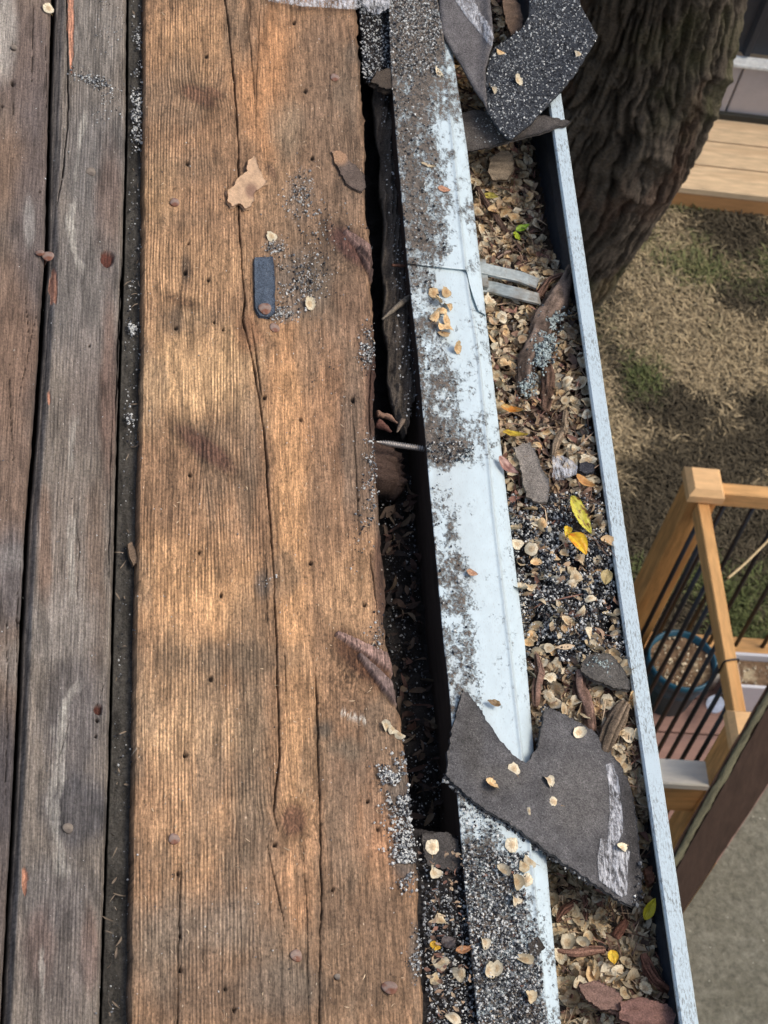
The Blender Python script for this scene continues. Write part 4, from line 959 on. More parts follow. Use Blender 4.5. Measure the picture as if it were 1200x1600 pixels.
# ---- gutter
lo_ = [(877, 138), (914, 380), (928, 480), (977, 820), (993, 1000), (1028, 1150), (1099, 1600)]
LO = np.array([atz(x, y, ZL) for x, y in lo_]); pf = np.polyfit(LO[:, 1], LO[:, 0], 1)
hp = np.array([atn(x, y, -.004) for x, y in HE[1:]]); pb = np.polyfit(hp[:, 1], hp[:, 0], 1)
yg0, yg1 = atz(1090, 1900, ZL)[1], atz(850, -320, ZL)[1]
nG = 500; yy = np.linspace(yg0, yg1, nG)
XO = np.polyval(pf, yy) + .0008 * (fbm(yy * 5, yy * 0, 3, 3) - .5); XB = np.polyval(pb, yy) - .016
LW = .0165
prof = [  # (x from outer, z from lip, inside shade)
    ('o', .0, -.020), ('o', .0, -.002), ('o', -.0016, 0), ('o', -LW + .0016, .0003), ('o', -LW, -.002), ('o', -LW + .001, -.007), ('o', -LW + .003, -.0075), ('o', -LW + .003, -.0022),
    ('o', -.003, -.0022), ('o', -.003, -.022), ('o', -.010, -.045), ('o', -.012, -.070), ('o', -.026, -.098), ('o', -.034, -.102), ('b', .004, -.102), ('b', .001, -.098), ('b', .001, -.015), ('b', 0, -.012),
    ('b', -.001, -.015), ('b', -.001, -.103), ('o', -.033, -.104), ('o', -.024, -.100), ('o', -.010, -.071), ('o', -.008, -.044)]
v = np.stack([np.stack([(XO if w_ == 'o' else XB) + dx, yy, np.full(nG, ZL + dz)], -1) for w_, dx, dz in prof], 1)
nc = len(prof); f = []
i0 = np.arange(nG - 1)[:, None] * nc
f = np.vstack([np.hstack([i0 + a, i0 + nc + a, i0 + nc + (a + 1) % nc, i0 + (a + 1) % nc]) for a in range(nc)])
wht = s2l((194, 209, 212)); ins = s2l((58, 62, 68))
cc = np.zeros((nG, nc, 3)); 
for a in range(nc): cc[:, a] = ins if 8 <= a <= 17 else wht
px, py = proj(v)
scf = fbm(v[..., 1] * 500 + v[..., 0] * 2200, v[..., 0] * 900 - v[..., 1] * 260, 5, 3)
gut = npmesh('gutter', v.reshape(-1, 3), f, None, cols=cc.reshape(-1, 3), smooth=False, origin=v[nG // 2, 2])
def gutter_mat():
    m, t, b = mat_new('gutter_paint', .36, .5)
    at = nd(t, 'ShaderNodeAttribute', attribute_name='Col'); tc = nd(t, 'ShaderNodeTexCoord'); o_ = tc.outputs['Object']
    n1 = noise_(t, o_, 1, 5, .7, (700, 170, 300), .6); n2 = noise_(t, o_, 14, 4, .6); n3 = noise_(t, o_, 900, 3, .6)
    msk = math_(t, 'MULTIPLY', ramp_(t, n1, .50, .60), ramp_(t, n2, .36, .56))
    c = mix_(t, math_(t, 'MULTIPLY', msk, .8), at.outputs['Color'], mix_(t, 1.0, at.outputs['Color'], col(150, 142, 132), 'MULTIPLY'))
    c = mix_(t, math_(t, 'MULTIPLY', ramp_(t, n3, .64, .69), .75), c, col(86, 82, 78))
    t.links.new(c, b.inputs['Base Color']); bump_(t, b, n2, .1, .001); return m
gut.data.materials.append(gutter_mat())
tag(gut, 'white metal gutter with a narrow scuffed lip, packed with seeds and leaf litter', 'gutter')

# ---- litter surface in the gutter
dv = [(-300, .075), (150, .074), (300, .072), (390, .066), (450, .045), (520, .030), (650, .022), (800, .014), (1000, .013), (1120, .018), (1220, .026), (1320, .042), (1420, .056), (1520, .054), (1650, .048), (1900, .05)]
ydv = np.array([atz(np.interp(p[0], [0, 1600], [800, 980]), p[0], ZL - p[1])[1] for p in dv]); odv = np.argsort(ydv); ydv = ydv[odv]; ddv = np.array([p[1] for p in dv])[odv]
def zlit(x, y):
    base = ZL - np.interp(y, ydv, ddv)
    return base + .008 * (fbm(np.asarray(x) * 40, np.asarray(y) * 40, 81, 3) - .5) * 2
def lit(px, py, up=0.0):
    px = np.asarray(px, float); py = np.asarray(py, float); z = np.full(px.shape, ZL - .03)
    for _ in range(14):
        P = atz2(px, py, z); z = .4 * z + .6 * zlit(P[..., 0], P[..., 1])
    P = atz2(px, py, z + up); return P
def atz2(px, py, z):
    d = ray(px, py); t = (z - CAM[2]) / d[..., 2]; return CAM + d * t[..., None]
nx_, ny_ = 70, 900
ygl = np.linspace(yg0, yg1, ny_); sl = np.linspace(0, 1, nx_); SL, YL = np.meshgrid(sl, ygl)
XL = (np.polyval(pb, YL) - .014) * (1 - SL) + (np.polyval(pf, YL) - .0075) * SL
ZZ = zlit(XL, YL) + .004 * (fbm(XL * 220, YL * 220, 83, 3) - .5) * 2
pxl, pyl = proj(np.stack([XL, YL, ZZ], -1))
cl = s2l((78, 64, 52)) * (.3 + 1.2 * fbm(XL * 260, YL * 200, 84, 4))[..., None]
dkm = (ss(770, 830, pyl) * ss(1080, 1000, pyl))[..., None]; cl = cl * (1 - dkm) + s2l((52, 50, 50)) * (.4 + fbm(XL * 400, YL * 400, 85, 3))[..., None] * dkm
o = npmesh('leaf_litter_bed', np.stack([XL, YL, ZZ], -1).reshape(-1, 3), gridf(ny_, nx_), M_DIRT, cols=cl.reshape(-1, 3), origin=(float(XL.mean()), float(YL.mean()), ZL - .09))
tag(o, 'dark bed of rotted leaf litter filling the gutter', 'litter', kind='stuff')

# ================================================================= small pieces
def inpoly(px, py, poly):
    p = np.asarray(poly, float); r_ = np.zeros(np.shape(px), bool); j = len(p) - 1
    for i in range(len(p)):
        c_ = ((p[i, 1] > py) != (p[j, 1] > py)) & (px < (p[j, 0] - p[i, 0]) * (py - p[i, 1]) / (p[j, 1] - p[i, 1] + 1e-9) + p[i, 0]); r_ ^= c_; j = i
    return r_
BIG = [(722.5, 1077), (735, 1088), (754, 1113), (764, 1130), (781, 1157), (806, 1182), (822, 1192), (831, 1180), (842, 1165), (847, 1134), (850, 1109), (860, 1106), (893, 1121), (927, 1142), (947, 1167), (966, 1190), (981, 1217), (990, 1245), (996, 1287),
       (1001, 1345), (1003, 1385), (999, 1412), (989, 1416), (966, 1407), (921, 1375), (857, 1331), (797, 1287), (751, 1260), (710, 1226), (698, 1212), (699, 1180), (708, 1134), (718, 1097)]
T1 = [(684, -60), (687, 10), (690, 48), (697, 62), (718, 95), (740, 135), (757, 165), (760, 168), (758, 140), (757, 107), (762, 85), (767, 72), (771, 60), (768, 30), (765, 0), (758, -60)]
T2 = [(820, -60), (827, 0), (826, 25), (815, 45), (792, 62), (772, 74), (765, 90), (759, 120), (758, 150), (760, 172), (775, 195), (790, 214), (799, 217), (812, 206), (832, 190), (860, 158), (876, 142), (900, 112), (934, 57), (927, 45), (907, 8), (892, -60)]
T3 = [(716, 178), (740, 172), (790, 176), (832, 180), (850, 180), (866, 184), (893, 189), (886, 195), (866, 200), (847, 207), (815, 215), (795, 221), (762, 231), (745, 234), (726, 237)]
def gutter_xy(n, ya=130, yb=1600):
    py = RNG.uniform(ya, yb, n); xl = np.interp(py, [p[1] for p in HE], [p[0] for p in HE]); xr = np.interp(py, [138, 480, 820, 1150, 1600], [858, 903, 949, 1001, 1073])
    wall = np.interp(py, [130, 200, 390, 440, 1000, 1200, 1300, 1450, 1600], [42, 44, 40, 6, 2, 4, 14, 34, 22])
    px = xl + RNG.uniform(0, 1, n) * (xr - wall - xl); return px, py
def rotm(nrm_t, n):     # random frames near +Z with tilt
    az = RNG.uniform(0, 2 * math.pi, n); ta = RNG.uniform(0, 2 * math.pi, n); ti = nrm_t
    out = []
    for a, b_, c_ in zip(az, ta, ti):
        out.append(np.array(Matrix.Rotation(c_, 3, Vector((math.cos(b_), math.sin(b_), 0))) @ Matrix.Rotation(a, 3, 'Z')))
    return np.array(out)
# elm seed: papery disc with a notch and a raised seed
def seed_mesh(k):
    rs = [0, .22, .4, .58, .8, 1.0]; na = 22; rng = np.random.default_rng(k * 7 + 1)
    cup = rng.uniform(-.0030, .0034); el = rng.uniform(.68, .9); ph = rng.uniform(0, 6.28, 5); fo = rng.uniform(.0006, .0024); fa = rng.uniform(0, 3.14); fk = rng.uniform(.0, .9)
    bri = rng.uniform(.85, 1.1); v = [[0, 0, .0010]]; c = [s2l((172, 146, 112)) * bri]; cr = rng.normal(0, 1, (6, na))
    for ir, r_ in enumerate(rs[1:]):
        for a in range(na):
            t = 2 * math.pi * a / na
            q = r_ * (1 - .22 * r_ * math.exp(-((t - math.pi / 2) / .22) ** 2) + r_ * (.07 * math.sin(2 * t + ph[0]) + .05 * math.sin(3 * t + ph[1]) + .03 * math.sin(7 * t + ph[2])) + .03 * r_ * cr[ir, a])
            x, y = .0064 * q * math.cos(t) * el, .0070 * q * math.sin(t)
            d = x * math.cos(fa) + y * math.sin(fa)
            z = (.0009 * math.exp(-(r_ / .3) ** 2)) + cup * r_ * r_ + fo * math.cos(2 * t + ph[3]) * r_ * r_ + max(0, d) * fk + .00028 * math.sin(11 * t + ph[4]) * r_ + .00022 * cr[ir, a] * r_
            v.append([x, y, z])
            base = np.array(s2l((210, 197, 168))) if r_ > .5 else np.array(s2l((190, 168, 134)))
            c.append(base * bri * (1 + .13 * math.sin(11 * t + ph[4]) + .09 * cr[(ir + 2) % 6, a]) * (.9 if r_ == 1 else 1))
    f3 = np.array([[0, 1 + a, 1 + (a + 1) % na] for a in range(na)])
    f4 = np.array([[1 + j * na + a, 1 + (j + 1) * na + a, 1 + (j + 1) * na + (a + 1) % na, 1 + j * na + (a + 1) % na] for j in range(4) for a in range(na)])
    b_ = len(v); v += [[-.0003, -.0066, 0], [.0003, -.0066, 0], [.0002, -.0098, .0010], [-.0002, -.0098, .0010]]; c += [s2l((150, 124, 90))] * 4
    return np.array(v), [f3, np.vstack([f4, [[b_, b_ + 3, b_ + 2, b_ + 1]]])], np.array(c)
SEEDS = [seed_mesh(k) for k in range(16)]
TINT = [np.array(t) for t in [(.96, .97, .98), (1.06, 1.06, 1.06), (.80, .74, .66), (.92, .87, .78), (.60, .50, .43), (1.02, .84, .64), (1.12, 1.12, 1.10)]]
seed_objs = {}
def seed_obj(P, Rm, k, ti, label, group, scale=1.0, name='elm_seed'):
    key = (k, ti)
    if key not in seed_objs:
        v, f, c = SEEDS[k]
        o = npmesh(name, v, f, M_SEED, cols=np.clip(c * TINT[ti], 0, 1), origin=np.zeros(3)); seed_objs[key] = o.data; C.objects.unlink(o); bpy.data.objects.remove(o)
    o = bpy.data.objects.new(name, seed_objs[key])
    M3 = Matrix([list(r_) for r_ in Rm]) * scale
    o.matrix_world = Matrix.Translation(Vector(P)) @ M3.to_4x4(); C.objects.link(o)
    return tag(o, label, 'seed', group)
def hidden(px, py):
    h_ = inpoly(px, py, BIG) | inpoly(px, py, T1) | inpoly(px, py, T2) | inpoly(px, py, T3)
    return h_
# individuals on the litter: jittered grid so they do not all overlap
cand = []
px, py = gutter_xy(9000, 60)
okm = ~hidden(px, py); px, py = px[okm], py[okm]
keepd = np.interp(py, [60, 400, 520, 640, 780, 1000, 1060, 1300, 1600], [1, 1, .8, .8, .26, .22, .9, 1, 1])
cl_ = fbm(px / 40, py / 40, 201, 3); pk = RNG.uniform(0, 1, len(px)) < keepd * ss(.30, .55, cl_)
px, py = px[pk], py[pk]
sel = []
for x, y in zip(px, py):
    if all((x - a) ** 2 + (y - b_) ** 2 > 11.5 ** 2 for a, b_ in sel): sel.append((x, y))
    if len(sel) >= 262: break
sel = np.array(sel); Pz = lit(sel[:, 0], sel[:, 1], .009); Rr = rotm(np.clip(np.abs(RNG.normal(0, .6, len(sel))), 0, 1.25), len(sel))
for i in range(len(sel)):
    seed_obj(Pz[i] + [0, 0, RNG.uniform(-.001, .003)], Rr[i], int(RNG.integers(16)), int(RNG.choice([0, 1, 2, 3, 3, 5, 0, 2, 4, 6])), 'dry papery tan elm seed lying among the leaf litter in the gutter', 'elm seeds in the gutter litter', RNG.uniform(.8, 1.25))
# merged layer of half buried seeds
def merged_seeds(name, P, Rm, sc, tint, label):
    vs, f3, f4, cs = [], [], [], []; off = 0
    for i in range(len(P)):
        v, f, c = SEEDS[i % 16]; vs.append((v * sc[i]) @ Rm[i].T + P[i]); f3.append(f[0] + off); f4.append(f[1] + off); cs.append(c * tint[i]); off += len(v)
    o = npmesh(name, np.vstack(vs), [np.vstack(f3), np.vstack(f4)], M_BITS, cols=np.clip(np.vstack(cs), 0, 1))
    return tag(o, label, 'litter', kind='stuff')
px, py = gutter_xy(3000, 20); okm = ~inpoly(px, py, BIG); px, py = px[okm], py[okm]
kd = RNG.uniform(0, 1, len(px)) < np.interp(py, [60, 500, 780, 1000, 1100, 1600], [1, .8, .10, .08, .9, 1]); px, py = px[kd], py[kd]
merged_seeds('buried_seeds', lit(px, py, .006), rotm(np.abs(RNG.normal(0, .8, len(px))), len(px)), RNG.uniform(.7, 1.1, len(px)), np.array([TINT[k] * RNG.uniform(.75, 1.2) for k in RNG.choice([0, 2, 3, 4, 5, 2, 4], len(px))]), 'half buried layer of crumpled elm seeds in the gutter litter')
# curled chips of leaf and bark
def chips(name, P, L, W, c, tilt, label, parent=None, curl=.5):
    n = len(P); az = RNG.uniform(0, 2 * math.pi, n); el = RNG.normal(0, tilt, n); rl = RNG.normal(0, .6, n)
    d = np.stack([np.cos(az) * np.cos(el), np.sin(az) * np.cos(el), np.sin(el)], -1)
    s = np.stack([-np.sin(az), np.cos(az), np.zeros(n)], -1); up = np.cross(d, s)
    s = s * np.cos(rl)[:, None] + up * np.sin(rl)[:, None]; up = np.cross(d, s)
    t5 = np.linspace(-.5, .5, 5); wd = np.array([.25, .8, 1, .8, .2]); cu = RNG.normal(0, curl, n)
    v = []
    for t, wq in zip(t5, wd):
        c0 = P + d * (L * t)[:, None] + up * (cu * L * (t * t * 2 - .2))[:, None]
        jit_ = RNG.uniform(.7, 1.2, (n, 2))
        for k, sg_ in enumerate((-1, 0, 1)):
            v.append(c0 + s * (sg_ * W * wq * (jit_[:, 0] if sg_ else 1))[:, None] + up * (abs(sg_) * W * RNG.uniform(-.2, .7, n))[:, None])
    v = np.stack(v, 1)
    q = np.array([[i * 3 + j, i * 3 + j + 1, i * 3 + j + 4, i * 3 + j + 3] for i in range(4) for j in range(2)])
    f = (np.arange(n)[:, None, None] * 15 + q[None]).reshape(-1, 4)
    o = npmesh(name, v.reshape(-1, 3), f, M_BITS, parent, cols=np.clip(np.repeat(c, 15, 0), 0, 1))
    return tag(o, label, 'litter', kind='stuff')
PAL = np.array([s2l(t) for t in [(160, 134, 110), (124, 98, 80), (102, 84, 72), (186, 164, 134), (142, 104, 88), (72, 62, 56), (170, 146, 118), (112, 82, 68)]])
px, py = gutter_xy(5200, -40); okm = ~inpoly(px, py, BIG); px, py = px[okm], py[okm]
kd = RNG.uniform(0, 1, len(px)) < np.interp(py, [60, 500, 780, 820, 1000, 1080, 1600], [1, .8, .55, .2, .2, .9, 1]); px, py = px[kd], py[kd]; n = len(px)
chips('leaf_chips', lit(px, py, .003) + RNG.uniform(-.002, .005, (n, 1)) * [0, 0, 1], RNG.uniform(.005, .02, n), RNG.uniform(.0012, .004, n), PAL[RNG.integers(0, 8, n)] * RNG.uniform(.65, 1.35, n)[:, None], .35, 'brown curled chips of leaf and bark in the gutter')
px, py = gutter_xy(620, 60); okm = ~inpoly(px, py, BIG) & (RNG.uniform(0, 1, len(px)) < np.interp(py, [60, 760, 820, 1010, 1070, 1600], [1, .8, .18, .18, 1, 1])); px, py = px[okm], py[okm]; n = len(px)
chips('leaf_stems', lit(px, py, .010) + RNG.uniform(-.002, .003, (n, 1)) * [0, 0, 1], RNG.uniform(.012, .038, n), RNG.uniform(.0003, .0008, n), PAL[RNG.integers(0, 8, n)] * RNG.uniform(.8, 1.5, n)[:, None], .15, 'thin stems and bark shreds lying on the gutter litter', curl=.25)
px, py = gutter_xy(900, 60); okm = ~inpoly(px, py, BIG) & (RNG.uniform(0, 1, len(px)) < np.interp(py, [60, 760, 820, 1010, 1070, 1600], [1, .8, .18, .18, 1, 1])); px, py = px[okm], py[okm]; n = len(px)
chips('leaf_shreds', lit(px, py, .010) + RNG.uniform(-.002, .002, (n, 1)) * [0, 0, 1], RNG.uniform(.004, .012, n), RNG.uniform(.001, .003, n), np.array([s2l(t_) for t_ in [(196, 178, 146), (170, 146, 116), (206, 192, 164)]])[RNG.integers(0, 3, n)] * RNG.uniform(.6, 1.1, n)[:, None], .3, 'torn papery shreds of seeds on the gutter litter')
# ---- mineral granules
def gcol(n, white=.35):
    w_ = RNG.uniform(0, 1, n); c = np.where((w_ < white * .8)[:, None], s2l((214, 214, 206)), np.where((w_ < white + .15)[:, None], s2l((128, 130, 130)), s2l((40, 41, 44))))
    return c * RNG.uniform(.7, 1.15, n)[:, None]
def on_roof(px, py, n0):
    P = atn(px, py, n0) if np.isscalar(n0) else CAM + ray(px, py) * ((n0 - CAM @ N) / (ray(px, py) @ N))[..., None]
    return P
GR = []
def patch(cx, cy, rx, ry, n, n0=.0015, white=.35, r=(.0006, .0013), gauss=True, lim=None, ang=0):
    a = RNG.normal(0, .5, (n, 2)) if gauss else RNG.uniform(-1, 1, (n, 2)); t = math.radians(ang)
    x = cx + a[:, 0] * rx * math.cos(t) - a[:, 1] * ry * math.sin(t); y = cy + a[:, 0] * rx * math.sin(t) + a[:, 1] * ry * math.cos(t)
    k = fbm(x / 14, y / 14, 301, 3) > .40; x, y = x[k], y[k]
    if lim is not None: k = lim(x, y); x, y = x[k], y[k]
    GR.append((on_roof(x, y, n0), RNG.uniform(*r, len(x)), gcol(len(x), white)))
def flush(name, label):
    P = np.vstack([g_[0] for g_ in GR]); r_ = np.concatenate([g_[1] for g_ in GR]); c = np.vstack([g_[2] for g_ in GR]); GR.clear()
    gran_mesh(name, P, r_, c, None, 'stuff', label, 'roof granules')
pr_x = lambda y: np.interp(y, [p[1] for p in PRt], [p[0] for p in PRt])
ins_ = lambda x, y: x < pr_x(y) - 2
patch(470, 305, 26, 40, 330, lim=ins_, white=.5); patch(430, 385, 18, 16, 110, white=.6); patch(470, 440, 44, 50, 620, white=.45); patch(440, 490, 22, 12, 160, white=.6); patch(515, 370, 60, 70, 200, lim=ins_)
patch(625, 1240, 26, 48, 900, .0025, .6, (.0008, .0017), lim=ins_); patch(635, 1330, 22, 55, 900, .0025, .6, (.0008, .0017), lim=ins_); patch(604, 1205, 16, 16, 160, .0025, .6, (.0008, .0015), lim=ins_); patch(652, 1490, 14, 40, 260, lim=ins_, white=.6)
patch(574, 545, 14, 34, 380, .0015, .5, lim=ins_); patch(580, 740, 14, 70, 420, .0005, .5, lim=ins_); patch(562, 830, 20, 60, 60, lim=ins_); patch(426, 908, 18, 12, 34, white=.6); patch(590, 1000, 14, 40, 120, .001, .4, lim=ins_)
patch(400, 800, 190, 800, 420, .0012, .6, (.0004, .0008), False, ins_); patch(500, 640, 80, 120, 120, .0012, .6, (.0004, .0009)); patch(568, 40, 8, 60, 80, lim=ins_)
flush('plank_granules', 'black and white roof granules scattered over the orange plank')
patch(145, 125, 34, 12, 330, white=.55, ang=22); patch(170, 40, 30, 60, 130, white=.5, r=(.0005, .0009)); patch(165, 160, 26, 34, 100, white=.5, r=(.0005, .001)); patch(60, 400, 60, 700, 90, .001, .7, (.0004, .0008), False); patch(120, 900, 50, 700, 100, .001, .7, (.0004, .0008), False)
flush('grey_plank_granules', 'thin drift of roof granules on the two grey planks')
def limstrip(x, y):
    return (x > np.interp(y, [p[1] for p in B2R], [p[0] for p in B2R]) + 6) & (x < np.interp(y, [p[1] for p in PL], [p[0] for p in PL]) - 3)
patch(215, 70, 10, 90, 500, -.008, .4, lim=limstrip); patch(212, 180, 14, 50, 500, -.008, .5, (.0008, .0018), lim=limstrip); patch(208, 400, 14, 300, 500, -.009, .3, gauss=False, lim=limstrip); patch(208, 515, 8, 12, 50, -.008, .8, (.001, .002), lim=limstrip); patch(204, 655, 8, 16, 60, -.008, .7, (.001, .002), lim=limstrip)
patch(195, 1000, 22, 600, 700, -.009, .25, (.0005, .001), False, limstrip)
flush('groove_granules', 'roof granules lying in the groove beside the orange plank')
# on and beside the drip edge
lx = lambda y: np.interp(y, [p[1] for p in FL], [p[0] for p in FL]); hx = lambda y: np.interp(y, [p[1] for p in CR], [p[0] for p in CR])
onm = lambda sl: (lambda x, y: ((x - lx(y)) / (hx(y) - lx(y)) > 0) & ((x - lx(y)) / (hx(y) - lx(y)) < sl * (.75 + .5 * fbm(x / 12, y / 18, 401, 3))))
for (y0_, y1_, n, sl_, wh) in [(-100, 60, 3600, 1.15, .42), (60, 120, 900, .9, .4), (120, 240, 420, .66, .35), (240, 415, 480, .66, .35), (415, 560, 220, .5, .35), (560, 690, 160, .6, .3), (690, 722, 420, .72, .25), (722, 830, 90, .4, .3), (830, 1080, 160, .5, .3), (1255, 1330, 420, .62, .4), (1330, 1420, 1500, .85, .4), (1420, 1700, 4600, .98, .42)]:
    y = RNG.uniform(y0_, y1_, n); x = lx(y) + RNG.uniform(0, 1, n) * (hx(y) - lx(y)); k = onm(sl_)(x, y); x, y = x[k], y[k]
    GR.append((on_roof(x, y, 0.0068 if y1_ < 416 else .0034), RNG.uniform(.0006, .0016, len(x)), gcol(len(x), wh)))
k = lambda x, y: (x > pr_x(y) + 1) & (x < lx(y) + 2)
for (y0_, y1_, n, wh) in [(-100, 128, 2600, .5), (1305, 1390, 260, .4), (1390, 1700, 2800, .4)]:
    y = RNG.uniform(y0_, y1_, n); x = pr_x(y) + RNG.uniform(0, 1, n) * (lx(y) - pr_x(y)); kk_ = k(x, y); GR.append((on_roof(x[kk_], y[kk_], -.0065), RNG.uniform(.0006, .0016, kk_.sum()), gcol(kk_.sum(), wh)))
y = RNG.uniform(130, 650, 500); x = lx(y) - RNG.uniform(4, 36, 500); kk_ = x > np.interp(y, [130, 300, 500, 650], [592, 604, 614, 630]); GR.append((on_roof(x[kk_], y[kk_], -.014), RNG.uniform(.0006, .0013, kk_.sum()), gcol(kk_.sum(), .55)))
flush('eave_granules', 'dense black and white roof granules on the drip edge and edge boards')
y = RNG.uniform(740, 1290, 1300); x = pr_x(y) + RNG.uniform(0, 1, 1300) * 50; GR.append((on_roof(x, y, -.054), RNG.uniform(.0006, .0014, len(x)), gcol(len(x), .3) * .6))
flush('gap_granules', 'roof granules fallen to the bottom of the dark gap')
# in the gutter
px, py = gutter_xy(11000, 40); kd = RNG.uniform(0, 1, len(px)) < np.interp(py, [60, 450, 560, 780, 820, 1010, 1060, 1600], [.15, .3, .25, .4, 1, 1, .15, .08]); px, py = px[kd], py[kd]
GR.append((lit(px, py, .005), RNG.uniform(.0007, .0017, len(px)), gcol(len(px), .42)))
px, py = gutter_xy(9000, 770, 1060); k = fbm(px / 22, py / 26, 611, 3) > .40; px, py = px[k], py[k]
GR.append((lit(px, py, .008) + RNG.uniform(-.002, .001, (len(px), 1)) * [0, 0, 1], RNG.uniform(.0008, .0019, len(px)), gcol(len(px), .34) * 1.05))
flush('gutter_granules', 'black and white roof granules mixed into the gutter litter')

# ================================================================= shingles
def poly_slab(name, poly, pf, thick, mat, cfn, parent=None, step=9, rough=1.2, seed=0, origin=None, side=.6):
    """outline (photo pixels) laid on the real surface pf(px,py)->points, with thickness"""
    p = np.array(poly, float); pts = []
    for i in range(len(p)):
        a, b_ = p[i], p[(i + 1) % len(p)]; k = max(1, int(np.hypot(*(b_ - a)) / (step * .5)))
        for t in range(k):
            q = a + (b_ - a) * t / k
            if t: q = q + rough * (np.array([vn(q[0] / 4.3, q[1] / 4.3, seed), vn(q[0] / 4.3, q[1] / 4.3, seed + 1)]) - .5) * 2
            pts.append(q)
    nb_ = len(pts); pts = np.array(pts)
    gx_, gy_ = np.meshgrid(np.arange(p[:, 0].min(), p[:, 0].max(), step), np.arange(p[:, 1].min(), p[:, 1].max(), step))
    gx_ = (gx_ + (np.arange(gx_.shape[0])[:, None] % 2) * step / 2).ravel(); gy_ = gy_.ravel()
    ok_ = inpoly(gx_, gy_, pts); gx_, gy_ = gx_[ok_], gy_[ok_]
    if len(gx_):
        dm = np.min(np.hypot(gx_[:, None] - pts[None, :, 0], gy_[:, None] - pts[None, :, 1]), 1); gx_, gy_ = gx_[dm > step * .4], gy_[dm > step * .4]
    al = np.vstack([pts, np.stack([gx_, gy_], -1)])
    vv_, _, ff, ov, _, _ = delaunay_2d_cdt([Vector((float(a), float(b_))) for a, b_ in al], [], [list(range(nb_))], 1, 1e-4)
    V2 = np.array([(q.x, q.y) for q in vv_]); idx = {}
    for i, o_ in enumerate(ov):
        for q in o_: idx[q] = i
    bd = [idx[i] for i in range(nb_)]
    P = pf(V2[:, 0], V2[:, 1]); tri = np.array([list(f_) for f_ in ff])
    a, b_, c_ = P[tri[:, 0]], P[tri[:, 1]], P[tri[:, 2]]; nr = np.cross(b_ - a, c_ - a)
    fl = nr[:, 2] < 0; tri[fl] = tri[fl][:, ::-1]
    nrm = np.zeros_like(P); nr[fl] *= -1
    for k in range(3): np.add.at(nrm, tri[:, k], nr)
    nrm /= np.linalg.norm(nrm, axis=1)[:, None] + 1e-12
    Q = P - nrm * thick; n_ = len(P)
    bd = np.array(bd); nx2 = np.roll(bd, -1)
    sf = np.stack([bd, bd + n_, nx2 + n_, nx2], -1)
    c = cfn(V2[:, 0], V2[:, 1]); 
    # separate ring of side vertices keeps the edge colour crisp
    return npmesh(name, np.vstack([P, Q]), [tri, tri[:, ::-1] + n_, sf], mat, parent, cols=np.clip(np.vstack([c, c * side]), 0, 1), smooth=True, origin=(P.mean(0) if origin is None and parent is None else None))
def shing_c(rgb, spk=.0):
    def f(x, y):
        c = np.ones(x.shape + (3,)) * s2l(rgb) * (.72 + .56 * fbm(x / 18, y / 24, 3, 4))[..., None]
        return c
    return f
def roofn(n0, fn=None):
    def f(x, y):
        n_ = n0 + (fn(x, y) if fn else 0) + np.zeros(np.shape(x)); r_ = ray(x, y); return CAM + r_ * ((n_ - CAM @ N) / (r_ @ N))[..., None]
    return f
# big torn shingle over the drip edge and the gutter
bw = lambda x, y: .0055 + .003 * np.sin((x - 700) / 60) - .004 * ss(960, 1000, x) + .003 * ss(1110, 1085, y) + .0012 * (fbm(x / 30, y / 30, 5, 3) - .5) + .004 * np.exp(-((x - 975) / 14) ** 2)
def big_c(x, y):
    c = shing_c((98, 96, 95))(x, y)
    c = c * (.8 + .4 * fbm(x / 40, y / 9, 13, 4))[..., None]; c = blob(c, x, y, 905, 1250, 50, 60, (112, 108, 103), .5); c = blob(c, x, y, 780, 1215, 40, 24, (106, 102, 96), .5)
    c = blob(c, x, y, 985, 1300, 14, 150, (60, 58, 57), .7, -6); c = blob(c, x, y, 735, 1150, 22, 60, (84, 80, 74), .5)
    return c
g1 = empty('torn_shingle', tuple(roofn(.004)(np.array([850.]), np.array([1240.]))[0])); tag(g1, 'large torn grey shingle with a notch, lying across the drip edge and the gutter', 'shingle')
poly_slab('shingle_sheet', BIG, roofn(0, bw), .0032, M_SHING, big_c, g1, 6, 2.3, 3)
# light tar streaks and tape residue
M_TAPE, t_, b_ = mat_new('cloudy_plastic_film', .35, .6)
tc = nd(t_, 'ShaderNodeTexCoord'); n1 = noise_(t_, tc.outputs['Object'], 1, 6, .75, (420, 90, 220), .4); n2 = noise_(t_, tc.outputs['Object'], 110, 5, .7)
t_.links.new(grey(t_, ramp_(t_, n1, .35, .7), .5, .9), b_.inputs['Base Color'])
t_.links.new(math_(t_, 'MULTIPLY', ramp_(t_, math_(t_, 'ADD', math_(t_, 'MULTIPLY', n1, .6), math_(t_, 'MULTIPLY', n2, .45)), .46, .66), .92, True), b_.inputs['Alpha'])
bump_(t_, b_, math_(t_, 'ADD', n1, n2), 1, .0015)
def film(poly, pf, parent, name='plastic_film', n=6, label=None, th=.0003, cat=None):
    o_ = poly_slab(name, poly, pf, th, M_TAPE, lambda x, y: np.ones(x.shape + (3,)), parent, n, .8, 9)
    return tag(o_, label, cat)
film([(938, 1310), (952, 1312), (975, 1326), (985, 1330), (981, 1360), (980, 1398), (972, 1402), (952, 1388), (936, 1375), (934, 1340)], roofn(.0009, lambda x, y: bw(x, y) + .001 * fbm(x / 5, y / 7, 3, 3)), g1, 'tape_residue')
film([(946, 1195), (956, 1192), (966, 1215), (972, 1260), (974, 1300), (965, 1318), (950, 1312), (953, 1270), (952, 1230)], roofn(.0006, bw), g1, 'tape_residue')
